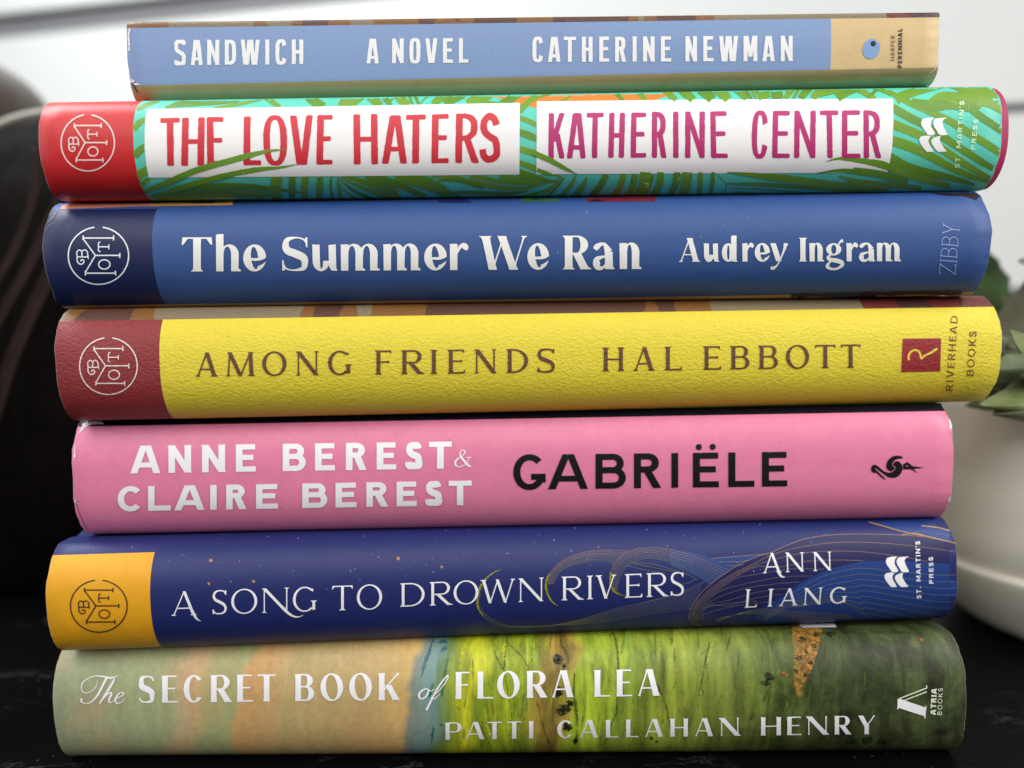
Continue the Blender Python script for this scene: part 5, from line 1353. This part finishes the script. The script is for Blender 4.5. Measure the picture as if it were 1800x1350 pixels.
soilm = mat('dark_potting_soil', (48, 38, 30), 1.0, mottle=.5, mscale=300, bump=[('fine', 400, .002, (1, 1, 1))])
lathe('soil', [(0.0, 0.076), (0.02, 0.077), (0.045, 0.0755), (0.0635, 0.073)], soilm, pot, 48)

def leaf_mat(name, a, b_, rough=.45):
    m = bpy.data.materials.new(name); m.use_nodes = True; N = m.node_tree.nodes; K = m.node_tree.links; b = N['Principled BSDF']
    tc = N.new('ShaderNodeTexCoord'); n = N.new('ShaderNodeTexNoise'); n.inputs['Scale'].default_value = 110; n.inputs['Detail'].default_value = 6; K.new(tc.outputs['Object'], n.inputs['Vector'])
    cr = N.new('ShaderNodeValToRGB'); cr.color_ramp.elements[0].position = .35; cr.color_ramp.elements[1].position = .65
    cr.color_ramp.elements[0].color = (*lin(a), 1); cr.color_ramp.elements[1].color = (*lin(b_), 1)
    K.new(n.outputs['Fac'], cr.inputs[0]); K.new(cr.outputs[0], b.inputs['Base Color']); b.inputs['Roughness'].default_value = rough
    b.inputs['Subsurface Weight'].default_value = 0.08; b.inputs['Subsurface Radius'].default_value = (.002, .003, .001)
    return m
LG = leaf_mat('grey_green_leaf', (78, 90, 66), (108, 118, 86)); LD = leaf_mat('dark_green_leaf', (30, 48, 20), (52, 76, 28), .3); LO = leaf_mat('olive_brown_leaf', (74, 72, 54), (96, 96, 72)); LY = leaf_mat('yellow_green_leaf', (98, 110, 60), (132, 142, 94))
PK = mat('reddish_leaf_tip', (96, 52, 48), .5)
def PD(px, py, y):
    d = ray(px, py); return CAM + d*(y/d.y)
def fleshy(parent, ctrl, m, thick=.35, wavy=0.0, up=Vector((0, 0, 1)), seed=0, name='leaf'):
    """ctrl: (point, half width) from the base to the tip; round below, hollow above"""
    P = catmull([(*p, r) for p, r in ctrl], 8)
    verts = []; faces = []; n = 14
    inv = parent.matrix_world.inverted() if False else Matrix.Translation(-parent.location)
    for i, q in enumerate(P):
        a = Vector(P[max(i-1, 0)][:3]); b = Vector(P[min(i+1, len(P)-1)][:3]); t = (b-a).normalized()
        side = t.cross(up).normalized(); nn = side.cross(t).normalized()
        r = max(q[3], 0.0002)
        for k in range(n):
            an = 2*math.pi*k/n
            c, s = math.cos(an), math.sin(an)
            rr = r*(1+wavy*math.sin(i*1.9+seed)*(abs(c)**3))
            h = r*thick*(s if s < 0 else s*0.25+(c*c)*0.35)
            verts.append(inv @ (Vector(q[:3])+side*c*rr+nn*h))
    for i in range(len(P)-1):
        for k in range(n):
            a = i*n+k; b = i*n+(k+1) % n
            faces.append((a, b, b+n, a+n))
    faces.append(tuple(range(n))[::-1]); faces.append(tuple((len(P)-1)*n+k for k in range(n)))
    return mesh_obj(name, verts, faces, m, None, parent)
pl_ = bpy.data.objects.new('succulent', None); COL.objects.link(pl_); pl_.location = (0.222, 0.287, 0.076); pl_.empty_display_size = .02
tag(pl_, 'green succulent with thick pointed leaves growing out of the white pot', 'succulent')
base = Vector((0.222, 0.287, 0.080))
def lf(pts, m, **k): fleshy(pl_, pts, m, **k)
Bz = lambda dx, dy, dz=0: base+Vector((dx, dy, dz))
lf([(Bz(0, -.01), .006), (PD(1800, 695, .262), .0052), (PD(1750, 706, .252), .0042), (PD(1700, 713, .248), .0006)], LY, up=Vector((0, -.5, 1)), thick=.7)
lf([(Bz(0, -.015), .006), (PD(1850, 690, .235), .0060), (PD(1790, 704, .226), .0050), (PD(1722, 712, .222), .0006)], LY, up=Vector((0, -.4, 1)), thick=.7)
lf([(Bz(0, -.01, .006), .006), (PD(1815, 655, .245), .0052), (PD(1765, 668, .238), .0044), (PD(1708, 672, .236), .0006)], LG, up=Vector((0, -.4, 1)), thick=.8)
lf([(Bz(0, -.012, .008), .006), (PD(1840, 655, .232), .0058), (PD(1795, 640, .228), .0048), (PD(1735, 652, .226), .0006)], LG, up=Vector((0, -.4, 1)), thick=.7)
lf([(Bz(0, -.005, .010), .007), (PD(1815, 622, .258), .0068), (PD(1765, 612, .252), .0060), (PD(1700, 600, .25), .0006)], LG, up=Vector((0, -.6, 1)), thick=.6)
lf([(Bz(-.005, -.01, .012), .007), (PD(1835, 628, .240), .0060), (PD(1802, 608, .235), .0036), (PD(1777, 581, .232), .0003)], LY, up=Vector((-.4, -.8, .5)))
lf([(Bz(-.005, .0, .010), .012), (PD(1775, 640, .285), .014), (PD(1802, 560, .282), .0085), (PD(1850, 440, .28), .0008)], LO, up=Vector((-.3, -1, .2)))
lf([(Bz(-.005, .01, .006), .008), (PD(1790, 590, .295), .006), (PD(1780, 548, .295), .0032), (PD(1761, 519, .295), .0003)], LO, up=Vector((-.3, -1, .2)))
lf([(Bz(-.008, .012, .0), .010), (PD(1745, 640, .31), .018), (PD(1722, 560, .312), .0135), (PD(1732, 490, .312), .008), (PD(1722, 430, .312), .001)], LD, wavy=.10, thick=.18, up=Vector((-.2, -1, .2)))
lf([(Bz(-.008, .012, .0), .012), (PD(1800, 660, .305), .022), (PD(1780, 610, .305), .012), (PD(1760, 570, .305), .001)], LD, wavy=.05, thick=.2, up=Vector((-.2, -1, .2)))
lf([(Bz(-.008, .008, .0), .010), (PD(1700, 640, .29), .015), (PD(1690, 575, .29), .013), (PD(1700, 520, .29), .008), (PD(1712, 478, .29), .001)], LD, wavy=.08, thick=.2, up=Vector((.2, -1, .4)))
lf([(Bz(0, -.012, .002), .006), (PD(1850, 722, .240), .0060), (PD(1800, 716, .228), .0052), (PD(1748, 728, .222), .0006)], LO, up=Vector((0, -.4, 1)), thick=.8)
lf([(Bz(0, -.010, .004), .006), (PD(1830, 675, .250), .0058), (PD(1785, 682, .243), .0048), (PD(1728, 692, .240), .0006)], LO, up=Vector((0, -.4, 1)), thick=.8)
lf([(Bz(0, -.010, .010), .006), (PD(1835, 610, .250), .0062), (PD(1798, 630, .243), .0050), (PD(1752, 640, .240), .0006)], LO, up=Vector((0, -.4, 1)), thick=.7)
lf([(PD(1860, 470, .27), .004), (PD(1830, 462, .27), .0035), (PD(1791, 459, .27), .0006)], LO, up=Vector((0, -1, .3)))
for k in range(16):   # the rest of the rosette, mostly outside the frame
    a = -0.9+k*2*math.pi/16*0.98; el = 0.25+0.5*((k*7) % 5)/4
    if math.cos(a) < -0.2: continue
    ln_ = .055+.012*((k*3) % 4)
    d = Vector((math.cos(a)*math.cos(el), math.sin(a)*math.cos(el), math.sin(el)))
    lf([(base, .008), (base+d*ln_*.4, .009), (base+d*ln_*.8+Vector((0, 0, .006)), .005), (base+d*ln_+Vector((0, 0, .012)), .0005)], [LG, LO, LY][k % 3])

# ================================================================== dark leather bag and brown cushion, left behind the books
def soft_body(name, c, r, e, m, parent, fold=0.0, seed=0, seg=(90, 60), ridge=0):
    verts = []; faces = []
    U, V = seg
    for j in range(V+1):
        ph = -math.pi/2+math.pi*j/V
        for i in range(U):
            th = 2*math.pi*i/U
            f = lambda v, p: math.copysign(abs(v)**p, v)
            x = f(math.cos(ph), e)*f(math.cos(th), e); y = f(math.cos(ph), e)*f(math.sin(th), e); zz = f(math.sin(ph), e)
            p = Vector((x*r[0], y*r[1], zz*r[2]))
            q = Vector((p.x*9+p.z*5, p.y*9, p.z*3-p.x*3))*1.6
            d = mnoise.fractal(q+Vector((seed, 0, 0)), 1.0, 2.0, 3)
            rd = 1-abs(mnoise.noise(q*1.1+Vector((0, seed, 5))))*2
            k = 1+fold*d*0.6+ridge*max(rd, 0)**2
            verts.append((p.x*k, p.y*k, max(p.z*k, -c[2] if c else p.z*k)))
    for j in range(V):
        for i in range(U):
            a = j*U+i; b = j*U+(i+1) % U
            faces.append((a, b, b+U, a+U))
    return mesh_obj(name, verts, faces, m, None, parent)
lea = mat('dark_brown_leather', (14, 10, 9), .6, spec=.03, mottle=.8, mscale=14, bump=[('fine', 500, .0003, (1, 1, 1)), ('wave', 22, .006, (1.8, 1, .5))])
bag = bpy.data.objects.new('leather_bag', None); COL.objects.link(bag); bag.location = (-0.190, 0.365, 0.0); bag.empty_display_size = .02
tag(bag, 'dark brown leather bag slumped behind the left end of the book stack', 'bag')
bb = soft_body('bag_body', (0, 0, .0965), (.082, .052, .107), .8, lea, bag, fold=.10, seed=4, ridge=.03)
bb.location = (0, 0, .0965)
strapm = mat('brown_leather_fold', (38, 26, 21), .6, spec=.1, mottle=.5, mscale=30)
trim = mat('grey_piping', (150, 146, 134), .5)
pts = []
for k in range(41):
    a = math.radians(-10+200*k/40); pts.append((math.copysign(abs(math.cos(a))**.85, math.cos(a))*.0775, math.copysign(abs(math.sin(a))**.85, math.sin(a))*.108))
verts = []; faces = []
for k, (x, zz) in enumerate(pts):
    for j in range(8):
        t_ = 2*math.pi*j/8
        rr = .0016
        verts.append((x*(1+math.cos(t_)*rr/.085), -0.012+math.sin(t_)*rr, 0.0995+zz*(1+math.cos(t_)*rr/.1)))
for k in range(40):
    for j in range(8): a = k*8+j; b = k*8+(j+1) % 8; faces.append((a, b, b+8, a+8))
mesh_obj('piping', verts, faces, trim, None, bag)
for w0, pp_ in [(9, [(104, 340), (92, 378), (70, 430), (40, 490), (0, 560), (-40, 640)]), (12, [(118, 420), (96, 470), (62, 540), (20, 640), (-10, 740), (-30, 820)]), (7, [(60, 260), (64, 320), (50, 380), (20, 450), (-20, 520)])]:
    P = [PD(a_, b_, .306-.00001*b_) for a_, b_ in pp_]
    fleshy(bag, [(p, w0*.306/1400*(1 if 0 < k < len(P)-1 else .5)) for k, p in enumerate(P)], strapm, thick=.8, up=Vector((0, -1, .1)), name='leather_fold')
cu = soft_body('cushion', None, (.055, .05, .043), .85, mat('brown_plush', (66, 54, 38), .95, mottle=.15, mscale=40, sheen=.4, bump=[('fine', 900, .0006, (1, 1, 1))]), None, fold=.06, seed=9)
cc = PD(-95, 236, .46); cu.location = cc
tag(cu, 'soft olive brown plush cushion resting on the dark leather bag', 'cushion')
